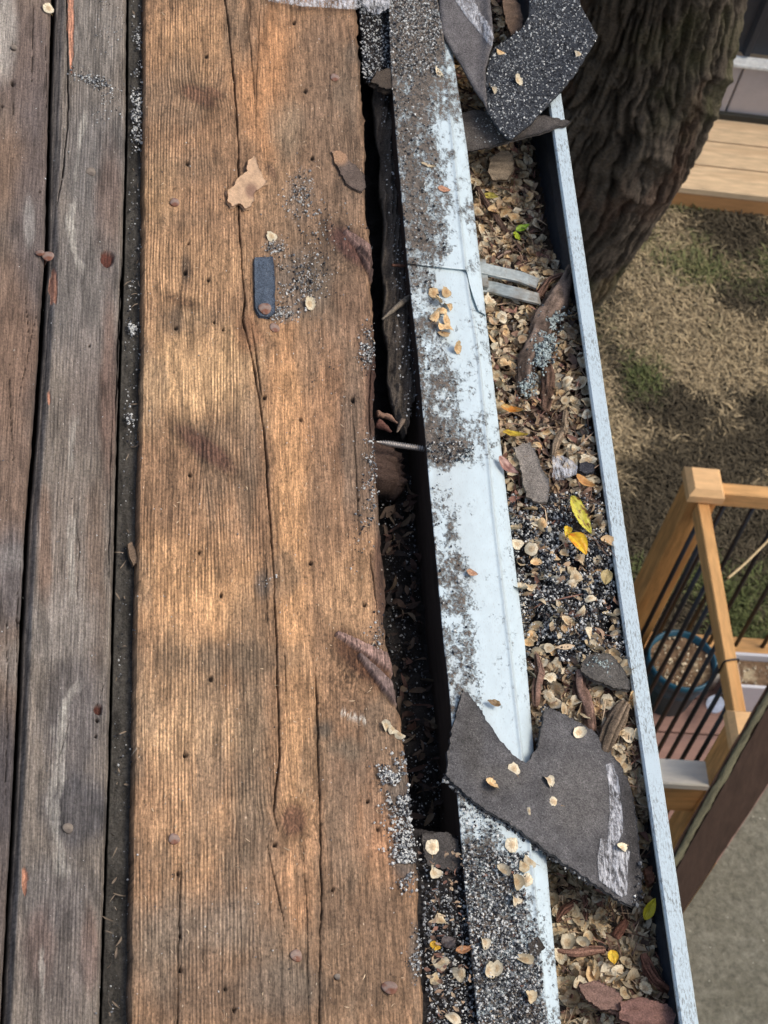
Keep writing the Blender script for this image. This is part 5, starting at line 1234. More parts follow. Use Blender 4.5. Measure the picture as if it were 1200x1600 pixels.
# granule crumbs at its lower edge
def edge_crumbs(poly_pts, n, n0, r=(.0008, .0022), jit=3):
    p = np.array(poly_pts, float); k = RNG.integers(0, len(p) - 1, n); t = RNG.uniform(0, 1, n)[:, None]
    q = p[k] * (1 - t) + p[k + 1] * t + RNG.normal(0, jit, (n, 2)); GR.append((on_roof(q[:, 0], q[:, 1], n0), RNG.uniform(*r, n), gcol(n, .12)))
edge_crumbs([(698, 1214), (710, 1230), (751, 1264), (797, 1292), (857, 1336), (921, 1380)], 420, .002); edge_crumbs([(842, 1165), (847, 1134), (850, 1109), (858, 1107)], 120, .003)
edge_crumbs([(1001, 1345), (1003, 1385), (999, 1412), (966, 1407)], 60, .002)
flush('shingle_crumbs', 'dark crumbs along the torn edges of the large grey shingle')
# upper pieces
def pz(fn):
    def f(x, y):
        z = fn(np.asarray(x, float), np.asarray(y, float)); r_ = ray(x, y); return CAM + r_ * ((z - CAM[2]) / r_[..., 2])[..., None]
    return f
def t2z(x, y): return ZL + .010 + .008 * ss(840, 930, x) + .003 * np.sin(x / 40 + y / 50)
def t1z(x, y): return ZL + .012 + .010 * ss(140, 0, y) + .008 * ss(748, 770, x)
def t3z(x, y): return ZL - .014 + .0185 * ss(725, 858, x) - .003 * ss(225, 237, y)
def t2n(x, y): return .018 + .010 * ss(830, 930, x) + .004 * np.sin(x / 40 + y / 50) - .008 * ss(150, 215, y)
def t1n(x, y): return .012 + .006 * ss(150, 0, y) + .010 * ss(745, 770, x)
def t3n(x, y): return -.004 - .010 * ss(780, 860, x) + .004 * ss(225, 235, y) * 0
g2 = empty('granule_shingle', tuple(pz(t2z)(np.array([850.]), np.array([100.]))[0])); tag(g2, 'pointed black shingle piece with white mineral granules hanging over the gutter lip', 'shingle')
poly_slab('shingle_sheet', T2, pz(t2z), .0034, M_SHING, lambda x, y: np.ones(x.shape + (3,)) * s2l((66, 69, 73)) * (.6 + .8 * fbm(x / 3, y / 3, 8, 3))[..., None], g2, 7, 1.3, 11)
n = 9000; x = RNG.uniform(755, 935, n); y = RNG.uniform(-60, 218, n); k = inpoly(x, y, T2); x, y = x[k], y[k]
P = pz(lambda a, b_: t2z(a, b_) + .0003)(x, y)
gran_mesh('granule_coating', P, RNG.uniform(.0006, .0015, len(x)), gcol(len(x), .34), g2)
g3 = empty('upturned_shingle', tuple(pz(t1z)(np.array([720.]), np.array([60.]))[0])); tag(g3, 'grey upturned shingle flap with a cloudy plastic strip beside the granule shingle', 'shingle')
poly_slab('shingle_sheet', T1, pz(t1z), .0032, M_SHING, shing_c((112, 108, 106)), g3, 7, 1.2, 21)
film([(706, -40), (712, 2), (728, 25), (742, 42), (756, 60), (768, 72), (772, 60), (768, 44), (756, 26), (745, 8), (738, -12), (736, -40)], pz(lambda x, y: t1z(x, y) + .0009), g3, 'plastic_strip')
o = poly_slab('shingle_scrap', T3, pz(t3z), .003, M_SHING, shing_c((92, 86, 80)), None, 7, 1.5, 31); tag(o, 'thin brownish grey shingle scrap with a sharp tip resting on the gutter lip', 'shingle')
n = 90; x = RNG.uniform(740, 790, n); y = RNG.uniform(185, 222, n); k = inpoly(x, y, T3); GR.append((pz(lambda a, b_: t3z(a, b_) + .0004)(x[k], y[k]), RNG.uniform(.0005, .001, k.sum()), gcol(k.sum(), .9))); flush('scrap_granules', 'white granules on the brownish grey shingle scrap')
# torn gutter pieces
def onlit(up=.006, fn=None):
    def f(x, y):
        P = lit(x, y, up); P = P.copy()
        z0 = P[:, 2].mean(); P[:, 2] = z0 + .25 * (P[:, 2] - z0) + up + (fn(x, y) if fn else 0)
        d = ray(x, y); t = (P[:, 2] - CAM[2]) / d[:, 2]; return CAM + d * t[:, None]
    return f
q = lambda L: [(560 + a / 2.727, 380 + b_ / 2.727) for a, b_ in L]
o = poly_slab('shingle_scrap', q([(660, 870), (700, 850), (735, 850), (760, 900), (780, 960), (812, 1010), (805, 1105), (760, 1100), (715, 1080), (700, 1000), (685, 930)]), onlit(.008), .003, M_SHING, shing_c((138, 130, 120)), None, 6, 2.2, 41); tag(o, 'light grey torn shingle scrap lying on the seeds in the middle of the gutter', 'shingle')
o = poly_slab('shingle_scrap', [(908, 1038), (916, 1026), (934, 1020), (955, 1022), (970, 1040), (984, 1062), (984, 1078), (965, 1076), (944, 1068), (925, 1060), (909, 1050)], onlit(.012, lambda x, y: .003 * np.sin(x / 18)), .004, M_SHING, shing_c((96, 92, 86)), None, 5, 2.0, 51); tag(o, 'curled dark grey shingle scrap with pale lichen wedged near the gutter lip', 'shingle')
o = poly_slab('shingle_scrap', [(906, 724), (918, 721), (930, 727), (929, 736), (916, 741), (905, 736)], onlit(.010), .004, M_SHING, shing_c((66, 66, 70)), None, 4, 1.2, 52); tag(o, 'small black shingle chip right of the bluish plastic scrap', 'shingle')
o = poly_slab('shingle_scrap', [(826, 1474), (840, 1462), (852, 1480), (836, 1496), (828, 1490)], roofn(.004), .002, M_SHING, shing_c((72, 66, 60)), None, 4, 1.2, 53); tag(o, 'small dark square shingle chip on the lower end of the drip edge', 'shingle')
o = poly_slab('shingle_scrap', [(660, 1302), (700, 1300), (716, 1312), (722, 1356), (712, 1362), (690, 1358), (668, 1352), (662, 1330)], roofn(-.005, lambda x, y: .003 * (fbm(x / 12, y / 12, 3, 3) - .5)), .004, M_SHING, shing_c((84, 80, 76)), None, 6, 2.5, 54); tag(o, 'dull grey felt scrap at the lower end of the dark gap', 'shingle')
o = poly_slab('shingle_scrap', [(588, 112), (610, 106), (636, 116), (640, 128), (622, 138), (604, 140), (592, 132), (580, 128)], roofn(.001, lambda x, y: .007 * fbm(x / 14, y / 14, 3, 3)), .008, M_DIRT, shing_c((88, 78, 68)), None, 5, 3, 55); tag(o, 'crumbling clump of dirty felt at the upper end of the gap', 'shingle')
o = film(q([(828, 905), (870, 905), (912, 925), (935, 950), (930, 985), (885, 1000), (850, 1010), (826, 995)]), onlit(.012, lambda x, y: .004 * fbm(x / 9, y / 9, 8, 3)), None, 'plastic_scrap', 5, 'crumpled bluish white plastic scrap beside the light grey shingle scrap', .0006, 'plastic')
o = film([(416, -30), (420, 2), (470, 9), (520, 12), (556, 15), (566, 8), (600, 10), (612, -4), (612, -30)], roofn(.003, lambda x, y: .010 * fbm(x / 26, y / 7, 8, 3) * 1.0), None, 'plastic_film', 6, 'cloudy crumpled plastic film at the top edge of the orange plank', .0006, 'plastic')
o = film([(566, 6), (575, 18), (590, 22), (608, 12), (612, -6), (590, -30), (570, -20)], roofn(.006, lambda x, y: .012 * fbm(x / 9, y / 9, 18, 3)), None, 'plastic_film', 5, 'bluish knot of plastic film over the top end of the gap', .0006, 'plastic')
# small shingle strip nailed on the plank
o = poly_slab('shingle_strip', [(398, 402), (427, 401), (430, 440), (430, 488), (420, 496), (406, 494), (399, 480), (398, 440)], roofn(.0035), .003, M_SHING, lambda x, y: np.ones(x.shape + (3,)) * s2l((84, 94, 106)) * (.8 + .4 * fbm(x / 8, y / 12, 8, 3))[..., None], None, 5, .8, 61); tag(o, 'small blue grey shingle strip nailed to the orange plank', 'shingle')
o = poly_slab('putty_patch', [(388, 250), (397, 243), (402, 256), (408, 268), (411, 276), (418, 283), (409, 292), (398, 300), (397, 312), (393, 322), (384, 326), (374, 318), (362, 322), (355, 312), (356, 298), (366, 290), (372, 278), (378, 274), (386, 268), (386, 258)],
              roofn(.0035, lambda x, y: .0035 * fbm(x / 9, y / 9, 3, 4)), .004, mat_col('dry_putty', .9, .2, 300, .75, 1.15, .001, 1), lambda x, y: blob(np.ones(x.shape + (3,)) * s2l((206, 172, 138)) * (.75 + .45 * fbm(x / 7, y / 7, 8, 3))[..., None], x, y, 392, 298, 9, 12, (128, 98, 84), .8), None, 3.5, 1.6, 71)
tag(o, 'flaking tan putty patch over the long crack of the orange plank', 'putty')
# loose bark flake at the plank's right
o = poly_slab('wood_flake', [(518, 236), (530, 234), (540, 240), (546, 252), (560, 262), (570, 276), (572, 292), (566, 300), (552, 294), (540, 286), (532, 268), (522, 250)], roofn(.002, lambda x, y: .002 * fbm(x / 9, y / 9, 3, 4)), .002, M_BARK,
              lambda x, y: blob(np.ones(x.shape + (3,)) * s2l((112, 98, 88)) * (.6 + .7 * fbm(x / 4, y / 9, 8, 3))[..., None], x, y, 530, 245, 12, 12, (182, 144, 112), .9), None, 3.5, 1.4, 72); tag(o, 'lifted grey wood flake near the right edge of the orange plank', 'wood flake')
o = poly_slab('wood_chip', [(199, 850), (206, 846), (212, 862), (216, 878), (208, 884), (202, 868)], roofn(-.004), .003, M_BARK, shing_c((132, 112, 92)), None, 3, .8, 73); tag(o, 'small brown wood chip lying in the groove', 'wood chip')

# ================================================================= nails
def nail(x, y, rpx, n0, label, mat=M_NAIL, tilt=(0, 0), shank=True):
    P = roofn(n0)(np.array([float(x)]), np.array([float(y)]))[0]; r_ = rpx * np.linalg.norm(P - CAM) / F
    prof = [(0.0001, .0006), (r_ * .55, .0006), (r_ * .93, .0005), (r_, .0001), (r_ * .98, -.0006), (.0016, -.0008), (.0015, -.03), (.0001, -.034)]
    seg = 22; an_ = np.arange(seg) * 2 * math.pi / seg
    u2, v2 = U, V
    v = []
    for k_, (a, z) in enumerate(prof):
        for t in an_:
            q_ = a * (1 + .06 * math.sin(3 * t + x) * (k_ < 5)); d = q_ * math.cos(t) * u2 + q_ * math.sin(t) * v2
            zz = z + (tilt[0] * q_ * math.cos(t) + tilt[1] * q_ * math.sin(t) if k_ < 5 else 0)
            v.append(P + d + N * zz)
    f_ = np.array([[j * seg + i, j * seg + (i + 1) % seg, (j + 1) * seg + (i + 1) % seg, (j + 1) * seg + i] for j in range(len(prof) - 1) for i in range(seg)])[:, ::-1]
    o_ = npmesh('nail', np.array(v), f_, mat, origin=P); tag(o_, label, 'nail', 'roofing nails in the planks')
for x, y, r_, n0, lab, mt, tl in [
    (75, 400, 9, .003, 'pinkish nail head at the black gap between the two grey planks', M_NAIL, (.3, .1)), (62, 395, 6, .002, 'smaller brown nail head just left of the pinkish one at the black gap', M_NAIL, (.5, 0)), (142, 268, 7.5, .001, 'tan nail head on the upper part of the streaked grey plank', M_NAILG, (.1, .2)),
    (273, 316, 7, .0025, 'lone nail head at the upper left of the orange plank', M_NAIL, (.2, .3)), (414, 482, 10, .006, 'pinkish nail head at the foot of the small blue grey shingle strip', M_NAIL, (.2, .2)), (429, 512, 8.5, .001, 'sunken pinkish nail head just below the shingle strip', M_NAIL, (0, .1)),
    (106, 1294, 8.5, .0015, 'dull nail head on the lower part of the streaked grey plank', M_NAILG, (.1, .1)), (272, 1311, 9, .0015, 'brown nail head near the lower left edge of the orange plank', M_NAIL, (.1, .2)), (463, 1493, 10, .001, 'flat pale brown nail head low in the middle of the orange plank', M_NAIL, (0, .1)),
    (609, 1543, 12, .003, 'large reddish nail head at the lower right of the orange plank', M_NAIL, (.3, -.2)), (523, 121, 7, .002, 'reddish nail head at the upper right of the orange plank', M_NAIL, (.2, .2)), (22, 74, 5, .001, 'small dark nail head at the top of the far left plank', M_NAILG, (.1, .1)), (527, 1526, 5, .001, 'small grey nail head near the bottom of the orange plank', M_NAILG, (.2, .1))]:
    nail(x, y, r_, n0, lab, mt, tl)

# ================================================================= hanger in the gutter
M_ALU = mat_flat('aluminium', col(172, 180, 176), .55, .4, 160, .65, 1.12, bs=.2, metal=.1, c2=col(128, 120, 106), lo=.5, hi=.65)
def strap(px_pts, z_up, wpx, parent):
    p = np.array(px_pts, float); L_ = smooth_path(np.c_[p, z_up], 30)
    base = ZL - .030
    C0 = np.array([atz(a, b_, base + z) for a, b_, z in L_]); T_ = np.gradient(C0, axis=0); T_ /= np.linalg.norm(T_, axis=1)[:, None]
    sd_ = np.cross(T_, [0, 0, 1.]); sd_ /= np.linalg.norm(sd_, axis=1)[:, None]; w_ = wpx * 2.15 / F / 2
    ofs = [(-1, -.0022), (-1, .0006), (-.82, .0012), (-.6, 0), (.6, 0), (.82, .0012), (1, .0006), (1, -.0022), (.6, -.0014), (-.6, -.0014)]
    v = np.stack([C0 + sd_ * (w_ * a) + np.array([0, 0, 1.]) * z for a, z in ofs], 1); m = len(ofs)
    f_ = np.array([[j * m + i, j * m + (i + 1) % m, (j + 1) * m + (i + 1) % m, (j + 1) * m + i] for j in range(29) for i in range(m)])
    return npmesh('strap', v.reshape(-1, 3), [f_, np.arange(m)[::-1][None], (np.arange(m) + 29 * m)[None]], M_ALU, parent, smooth=False)
hg = empty('gutter_hanger', tuple(atz(790, 445, ZL - .036))); tag(hg, 'folded grey aluminium gutter hanger crossing the gutter below the drip edge joint', 'gutter hanger')
strap([(742, 416), (775, 424), (812, 432), (842, 444)], [.012, .010, .006, .004], 26, hg)
strap([(742, 447), (768, 448), (795, 455), (820, 461), (846, 468)], [.004, .004, .010, .010, .004], 27, hg)
bx = atz(742, 432, ZL - .028); box('bracket_plate', bx - [.012, .020, .008], bx + [.012, .020, .008], M_ALU, hg, .001)

# ================================================================= twigs
def litpath(pts, ups):
    return np.array([lit(np.array([a]), np.array([b_]), u_)[0] for (a, b_), u_ in zip(pts, np.linspace(ups[0], ups[-1], len(pts)) if len(ups) != len(pts) else ups)])
PXM = 2.12 / F
def twig(name, pts, ups, rpx, rgb, label, cat='twig', seed=1, seg=14, n=60, rough=.38, fs=(4, 16)):
    P = litpath(pts, ups); n = n * 2; seg = 26; seed_ = np.random.default_rng(seed); P = np.vstack([P[:1], P[1:-1] + seed_.normal(0, .0009, P[1:-1].shape), P[-1:]]); rpx = [rpx[0] * .7] + list(rpx) + [rpx[-1] * .5]; P = np.vstack([P[:1], P[:1] * .9 + P[1:2] * .1, P[1:-1], P[-1:] * .93 + P[-2:-1] * .07, P[-1:]])
    o_ = tube(name, P, [r_ * PXM for r_ in rpx], M_BARK, None, seg, n, rough, lambda z, v_, l: s2l(rgb) * (.25 + 1.5 * ss(.25, .75, z))[:, None] * (.8 + .4 * vn(l * 40, z * 9, seed))[:, None], seed, origin=P.mean(0), fs=fs)
    return tag(o_, label, cat)
br = twig('branch', [(897, 408), (885, 440), (868, 470), (848, 505), (834, 540), (822, 578), (816, 618)], (.020, .016, .012, .010, .009, .008, .006), [7, 12, 20, 22, 22, 19, 11], (126, 108, 94), 'thick dead branch patched with pale lichen leaning against the gutter lip', 'branch', 5, 24, 110, .30)
P0 = litpath([(897, 408), (885, 440), (868, 470), (848, 505), (834, 540), (822, 578), (816, 618)], (.020, .016, .012, .010, .009, .008, .006))
def lichen(path_px, wpx, n, up, name, parent, col_=(176, 188, 182), rs=(.0007, .0019)):
    t = RNG.uniform(0, 1, n); p = np.array(path_px, float); d = np.linspace(0, 1, len(p))
    x = np.interp(t, d, p[:, 0]) + RNG.normal(0, wpx * .42, n); y = np.interp(t, d, p[:, 1]) + RNG.normal(0, wpx * .45, n)
    k = fbm(x / 8, y / 8, 77, 3) > .38; x, y = x[k], y[k]
    P = lit(x, y, up); P[:, 2] += RNG.uniform(-.001, .0012, len(x))
    w_ = RNG.uniform(0, 1, (len(x), 1)); c = np.where(w_ < .68, s2l(col_) * RNG.uniform(.8, 1.15, (len(x), 1)), s2l((70, 74, 76)))
    return gran_mesh(name, P, RNG.uniform(*rs, len(x)), c, parent)
# make the branch parent of its lichen
def child_of(o_, parent):
    o_.parent = parent; o_.matrix_parent_inverse = parent.matrix_world.inverted()
bpy.context.view_layer.update()
for pth, w_, n_, up in [([(868, 484), (858, 505), (850, 540), (846, 562)], 20, 2100, .0205), ([(826, 584), (822, 612)], 14, 520, .0165)]:
    child_of(lichen(pth, w_, n_, up, 'lichen', None), br)
tg = 'brown twigs in the gutter'
twig('twig', [(852, 566), (858, 590), (856, 615), (852, 645)], (.008, .010, .009, .005), [10, 12, 11, 8], (112, 88, 72), 'stubby brown stick just below the lichen branch', seed=7)
twig('twig', [(732, 262), (748, 300), (772, 335), (790, 362), (806, 384), (824, 408)], (.010, .010, .008, .010, .009, .006), [4, 5, 6, 6, 5, 3], (104, 84, 72), 'long thin curved twig near the upper drip edge')
twig('twig', [(776, 404), (790, 396), (808, 388), (812, 382)], (.009, .011, .011, .010), [2.5, 3, 2.5, 2], (150, 128, 112), 'short pale twig crossing the long curved twig', seed=4)
twig('twig', [(905, 1048), (908, 1080), (916, 1110), (922, 1145)], (.012, .012, .010, .008), [9, 13, 12, 10], (128, 102, 88), 'stout grey brown stick pointing down to the large shingle', seed=9)
twig('twig', [(978, 1098), (966, 1120), (952, 1145), (940, 1178)], (.012, .012, .012, .010), [9, 14, 15, 13], (122, 106, 88), 'weathered split stick near the lip above the large shingle', seed=11, rough=.5, fs=(5, 8))
twig('twig', [(838, 1022), (840, 1050), (838, 1080), (837, 1106)], (.010, .012, .012, .010), [4, 7, 7, 5], (124, 98, 84), 'brown stick lying along the drip edge above the large shingle', seed=13)
twig('twig', [(884, 640), (880, 670), (870, 700), (862, 722)], (.006, .008, .008, .006), [5, 7, 7, 5], (140, 122, 100), 'tan stick above the bluish plastic scrap', seed=14)
twig('twig', [(824, 470), (842, 462), (858, 440), (880, 428)], (.008, .010, .014, .016), [5, 6, 6, 4], (128, 100, 84), 'forked reddish twig beside the end of the gutter hanger', seed=15)
twig('twig', [(914, 1398), (916, 1420), (911, 1442)], (.010, .010, .008), [5, 6, 5], (118, 88, 74), 'short reddish twig directly below the large shingle', seed=21)
twig('twig', [(978, 1438), (970, 1452), (960, 1466)], (.012, .012, .010), [5, 7, 6], (126, 88, 72), 'short red brown twig right of the yellow leaf piece at the bottom', seed=22)
twig('twig', [(868, 1486), (895, 1490), (920, 1486), (946, 1484)], (.010, .012, .012, .010), [4, 6, 7, 5], (134, 102, 86), 'straight reddish twig lying across the gutter near the bottom', seed=23)
twig('twig', [(1004, 1490), (1012, 1515), (1026, 1535), (1046, 1552)], (.014, .014, .014, .012), [6, 9, 9, 7], (140, 98, 80), 'bent red brown twig at the bottom right of the litter', seed=24)
twig('twig', [(892, 1560), (896, 1545), (900, 1530)], (.012, .013, .012), [2.5, 3, 2], (134, 92, 78), 'thin red twig beside the flat bark piece', seed=25)
twig('twig', [(900, 1408), (880, 1420), (868, 1440)], (.012, .011, .010), [5, 6, 4], (110, 80, 66), 'dark curved twig by the drip edge below the large shingle', seed=26)
for pts, ups, lab, rgb, sd_ in [([(904, 1540), (930, 1532), (962, 1545), (974, 1560), (968, 1578), (940, 1578), (915, 1560)], .014, 'flat pinkish bark piece near the bottom of the gutter', (148, 118, 104), 81), ([(970, 1566), (1000, 1558), (1040, 1568), (1056, 1584), (1050, 1606), (1000, 1606), (968, 1592)], .016, 'flat red brown bark piece at the bottom edge beside the lip', (142, 108, 96), 82),
                           ([(766, 246), (784, 234), (800, 240), (804, 262), (794, 280), (772, 282), (762, 268)], .010, 'pale block of old wood under the brownish shingle scrap', (160, 144, 122), 83), ([(786, 0), (800, -10), (812, 6), (818, 30), (812, 50), (798, 54), (790, 30)], .034, 'rough grey wood block between the two upper shingles', (120, 100, 84), 84),
                           ([(1006, 1358), (1018, 1352), (1024, 1372), (1014, 1384)], .012, 'small brown bark chip next to the lip below the large shingle', (132, 92, 72), 85)]:
    o = poly_slab('bark_piece', pts, onlit(ups, lambda x, y: .004 * fbm(x / 16, y / 5, 8, 3)), .005, M_BARK, (lambda rgb: lambda x, y: np.ones(x.shape + (3,)) * s2l(rgb) * (.5 + .9 * fbm(x / 16, y / 3.4, 8, 4))[..., None])(rgb), None, 3.5, 1.8, sd_); tag(o, lab, 'bark')
child_of(lichen([(930, 1036), (950, 1050)], 12, 260, .026, 'lichen', None, rs=(.0006, .0013)), [o_ for o_ in C.objects if o_.get('label', '').startswith('curled dark grey')][0])

# ================================================================= leaves
def leaf(cx, cy, L, W, ang, rgb, rgb2, label, pf, curl=.25, fold=.3, seed=1, cat='leaf', spots=.0, name='leaf'):
    """ang: direction of the leaf tip in the photo, degrees clockwise from right"""
    c0 = pf(np.array([float(cx)]), np.array([float(cy)]))[0]; a = math.radians(ang)
    c1 = pf(np.array([cx + 12 * math.cos(a)]), np.array([cy + 12 * math.sin(a)]))[0]; T_ = _n(c1 - c0); Lm = L * PXM; Wm = W * PXM
    Sx = _n(np.cross([0, 0, 1.], T_)); Up = np.cross(T_, Sx)
    nl, nw = 26, 13; t = np.linspace(0, 1, nl); s = np.linspace(-1, 1, nw); S_, T2_ = np.meshgrid(s, t)
    wid = np.sin(np.pi * T2_ ** .8) ** .75 * (1 - .1 * T2_) * (1 + .05 * np.sin(T2_ * 60) * (abs(S_) > .9))
    wid[0] = .04; wid[-1] = .02
    x = (T2_ - .5) * Lm; y = S_ * wid * Wm / 2
    z = curl * Lm * ((T2_ - .5) ** 2 * 2 - .1) + fold * np.abs(y) + .0012 * (fbm(T2_ * 6, S_ * 3, seed, 3) - .5) * 2
    P = c0 + x[..., None] * T_ + y[..., None] * Sx + (z + .0015)[..., None] * Up
    c = s2l(rgb) * np.ones(S_.shape + (3,)); m_ = ss(.4, .65, fbm(T2_ * 4, S_ * 2.5, seed + 3, 3))[..., None] ; c = c * (1 - m_ * .8) + s2l(rgb2) * m_ * .8
    vein = np.exp(-(S_ / .09) ** 2)[..., None]; c = c * (1 - vein * .3); sv = (.5 + .5 * np.sin((T2_ * 9 + np.abs(S_) * 2.2) * 2 * np.pi)) ** 6; c = c * (1 - .14 * sv)[..., None]
    if spots: sp_ = (fbm(T2_ * 12, S_ * 6, seed + 9, 2) > .72)[..., None]; c = np.where(sp_, s2l((120, 80, 40)), c)
    n_ = nl * nw; Q = P - Up * .0003
    bd = [j for j in range(nw)] + [r * nw + nw - 1 for r in range(1, nl)] + [(nl - 1) * nw + j for j in range(nw - 2, -1, -1)] + [r * nw for r in range(nl - 2, 0, -1)]
    bf = np.array([[bd[i], bd[(i + 1) % len(bd)], bd[(i + 1) % len(bd)] + n_, bd[i] + n_] for i in range(len(bd))])
    o_ = npmesh(name, np.vstack([P.reshape(-1, 3), Q.reshape(-1, 3)]), [gridf(nl, nw), gridf(nl, nw, n_, True), bf], M_LEAF, cols=np.clip(np.vstack([c.reshape(-1, 3)] * 2), 0, 1), origin=c0)
    return tag(o_, label, cat)
LP = lambda up: (lambda x, y: lit(x, y, up))
YE = (212, 196, 62)
leaf(905, 806, 70, 27, 62, (214, 206, 84), (196, 184, 60), 'large plain yellow leaf standing in the litter near the gutter lip', LP(.020), .15, .5, 2, spots=.4)
leaf(903, 850, 44, 30, 50, (232, 190, 40), (222, 120, 30), 'yellow and orange blotched leaf just below the large plain yellow leaf', LP(.018), -.2, .5, 3)
leaf(886, 832, 26, 14, 100, (222, 196, 50), (214, 150, 40), 'narrow yellow leaf fragment left of the blotched leaf', LP(.018), -.2, .5, 33)
leaf(912, 756, 36, 17, 30, (206, 156, 92), (196, 140, 84), 'curled tan orange leaf below the bluish plastic scrap', LP(.018), .5, .8, 4)
leaf(806, 681, 44, 13, 5, (214, 184, 60), (168, 128, 50), 'thin curled yellow leaf left of the tan stick', LP(.016), .3, .7, 5)
leaf(800, 643, 38, 15, 10, (212, 140, 52), (196, 168, 100), 'orange curled leaf beside the drip edge below the lichen branch', LP(.014), .5, .8, 6)
leaf(817, 358, 28, 15, -25, (150, 190, 50), (176, 206, 74), 'bright green leaf tip in the upper gutter', LP(.014), .3, .6, 7)
leaf(807, 372, 24, 12, 60, (204, 212, 60), (170, 198, 60), 'yellow green leaf half just under the bright green leaf tip', LP(.013), .3, .6, 8)
leaf(768, 309, 32, 19, 10, (206, 190, 86), (190, 176, 100), 'pale yellow leaf lying over the long curved twig', LP(.016), .2, .3, 9)
leaf(792, 732, 42, 20, 40, (190, 152, 136), (150, 104, 90), 'pinkish curled leaf hanging over the drip edge left of the light grey scrap', lambda x, y: lit(x, y, .024), .5, .5, 10)
leaf(1015, 1421, 36, 17, -65, (222, 204, 50), (206, 190, 60), 'bright yellow leaf at the lip just below the large shingle', LP(.022), .2, .6, 11)
leaf(957, 1497, 22, 17, 80, (232, 196, 56), (222, 170, 40), 'small bright yellow leaf piece in the middle of the bottom litter', LP(.018), .1, .3, 12)
leaf(678, 1480, 17, 14, 20, (220, 180, 50), (210, 160, 40), 'small yellow leaf piece in the granules beside the orange plank', roofn(-.002), .2, .5, 13)
leaf(722, 1487, 30, 12, -15, (176, 128, 88), (150, 106, 74), 'curled brown leaf right of the small yellow piece beside the plank', roofn(-.001), .4, .9, 14)
leaf(700, 1474, 26, 20, -20, (76, 66, 62), (60, 54, 52), 'dark rounded leaf above the curled brown leaf beside the plank', roofn(-.003), .1, .2, 15)
leaf(693, 297, 26, 15, 10, (176, 128, 98), (190, 142, 110), 'reddish brown leaf flake stuck on the upper drip edge', roofn(.005), .05, .1, 16)
leaf(668, 260, 30, 9, 15, (190, 172, 138), (150, 134, 108), 'thin pale leaf on the dirty upper drip edge', roofn(.005), .2, .4, 17)
leaf(736, 897, 20, 12, 15, (196, 156, 122), (170, 124, 94), 'orange brown seed husk on the middle of the drip edge', roofn(.004), .2, .4, 18)
leaf(946, 905, 30, 20, 100, (188, 168, 116), (170, 150, 98), 'tan leaf curled against the gutter lip below the yellow leaves', LP(.016), .3, .5, 19)
leaf(770, 1100, 22, 12, 200, (150, 124, 84), (120, 96, 66), 'brown leaf scrap at the top of the notch of the large shingle', roofn(.005), .3, .5, 20)

# ================================================================= single seeds on other things
Rroof = np.array([U, V, N]).T
def rseed(x, y, n0, label, k=0, ti=0, ang=0, sc_=1.0, group=None, tilt=.15):
    P = (pz(lambda a, b_: t2z(a, b_) + .002) if n0 == 'T2' else roofn(n0))(np.array([float(x)]), np.array([float(y)]))[0]
    M_ = Rroof @ np.array(Matrix.Rotation(math.radians(ang), 3, 'Z') @ Matrix.Rotation(tilt, 3, 'X'))
    seed_obj(P, M_, k, ti, label, group, sc_)
rseed(76, 13, .002, 'pale seed at the top of the far left plank', 0, 6, 30, 1.0)
rseed(424, 369, .0022, 'greenish pale seed above the small blue grey shingle strip', 1, 6, 80, .95)
rseed(483, 476, .0022, 'pale seed among granules right of the small shingle strip', 2, 6, 20, .95)
rseed(603, 1134, .003, 'left seed of the three pale seeds near the plank edge', 3, 6, 40, .8, tilt=.4); rseed(614, 1138, .003, 'middle seed of the three pale seeds near the plank edge', 4, 6, 140, .8, tilt=.3); rseed(625, 1147, .003, 'right seed of the three pale seeds near the plank edge', 5, 6, 240, .8)
zb = lambda x, y: float(bw(np.array([x * 1.]), np.array([y * 1.]))[0]) + .0008
for x, y, k, ti, a, s_, lab in [(803, 1201, 1, 1, 30, .9, 'pale seed nearest the notch on the large grey shingle'), (767, 1228, 2, 5, 160, 1.15, 'orange centred round seed on the left part of the large grey shingle'), (857, 1219, 3, 1, 200, 1.1, 'upper right seed of the group in the middle of the large grey shingle'), (866, 1253, 4, 1, 80, 1.1, 'lower right seed of the group in the middle of the large grey shingle'),
                              (827, 1267, 5, 1, 10, .5, 'tiny seed husk below the others on the large grey shingle'), (971, 1325, 6, 6, 120, 1.0, 'pale seed lying on the tape residue of the large grey shingle'), (904, 1145, 7, 1, 300, 1.0, 'pale seed near the upper right rim of the large grey shingle')]:
    rseed(x, y, zb(x, y), lab, k, ti, a, s_)
zt2 = lambda x, y: float(t2n(np.array([x * 1.]), np.array([y * 1.]))) + .0025 if False else float(t2n(np.array([x * 1.]), np.array([y * 1.]))[0]) + .0025
rseed(808, 126, 'T2', 'pale tan seed in the middle of the granule shingle', 2, 0, 60, 1.0); rseed(770, 139, 'T2', 'tan seed at the left edge of the granule shingle', 3, 0, 200, 1.0); rseed(904, 83, 'T2', 'small torn seed at the right corner of the granule shingle', 4, 0, 10, .8); rseed(782, 80, 'T2', 'pinkish seed beside the tip of the cloudy plastic strip', 5, 5, 100, .9)
rseed(684, 114, .006, 'tan seed on the white part of the uppermost drip edge', 6, 0, 60, 1.0)
gs = 'orange brown seeds clustered on the drip edge below the joint'
for i, (x, y) in enumerate([(678, 458), (697, 456), (684, 470), (700, 478), (690, 484), (680, 494), (696, 500), (687, 510), (701, 512), (694, 521)]):
    rseed(x, y, .004 + .001 * (i % 3), 'orange brown papery seed in the small cluster on the drip edge below the joint', i % 8, 5, i * 67, .95, gs, .3)
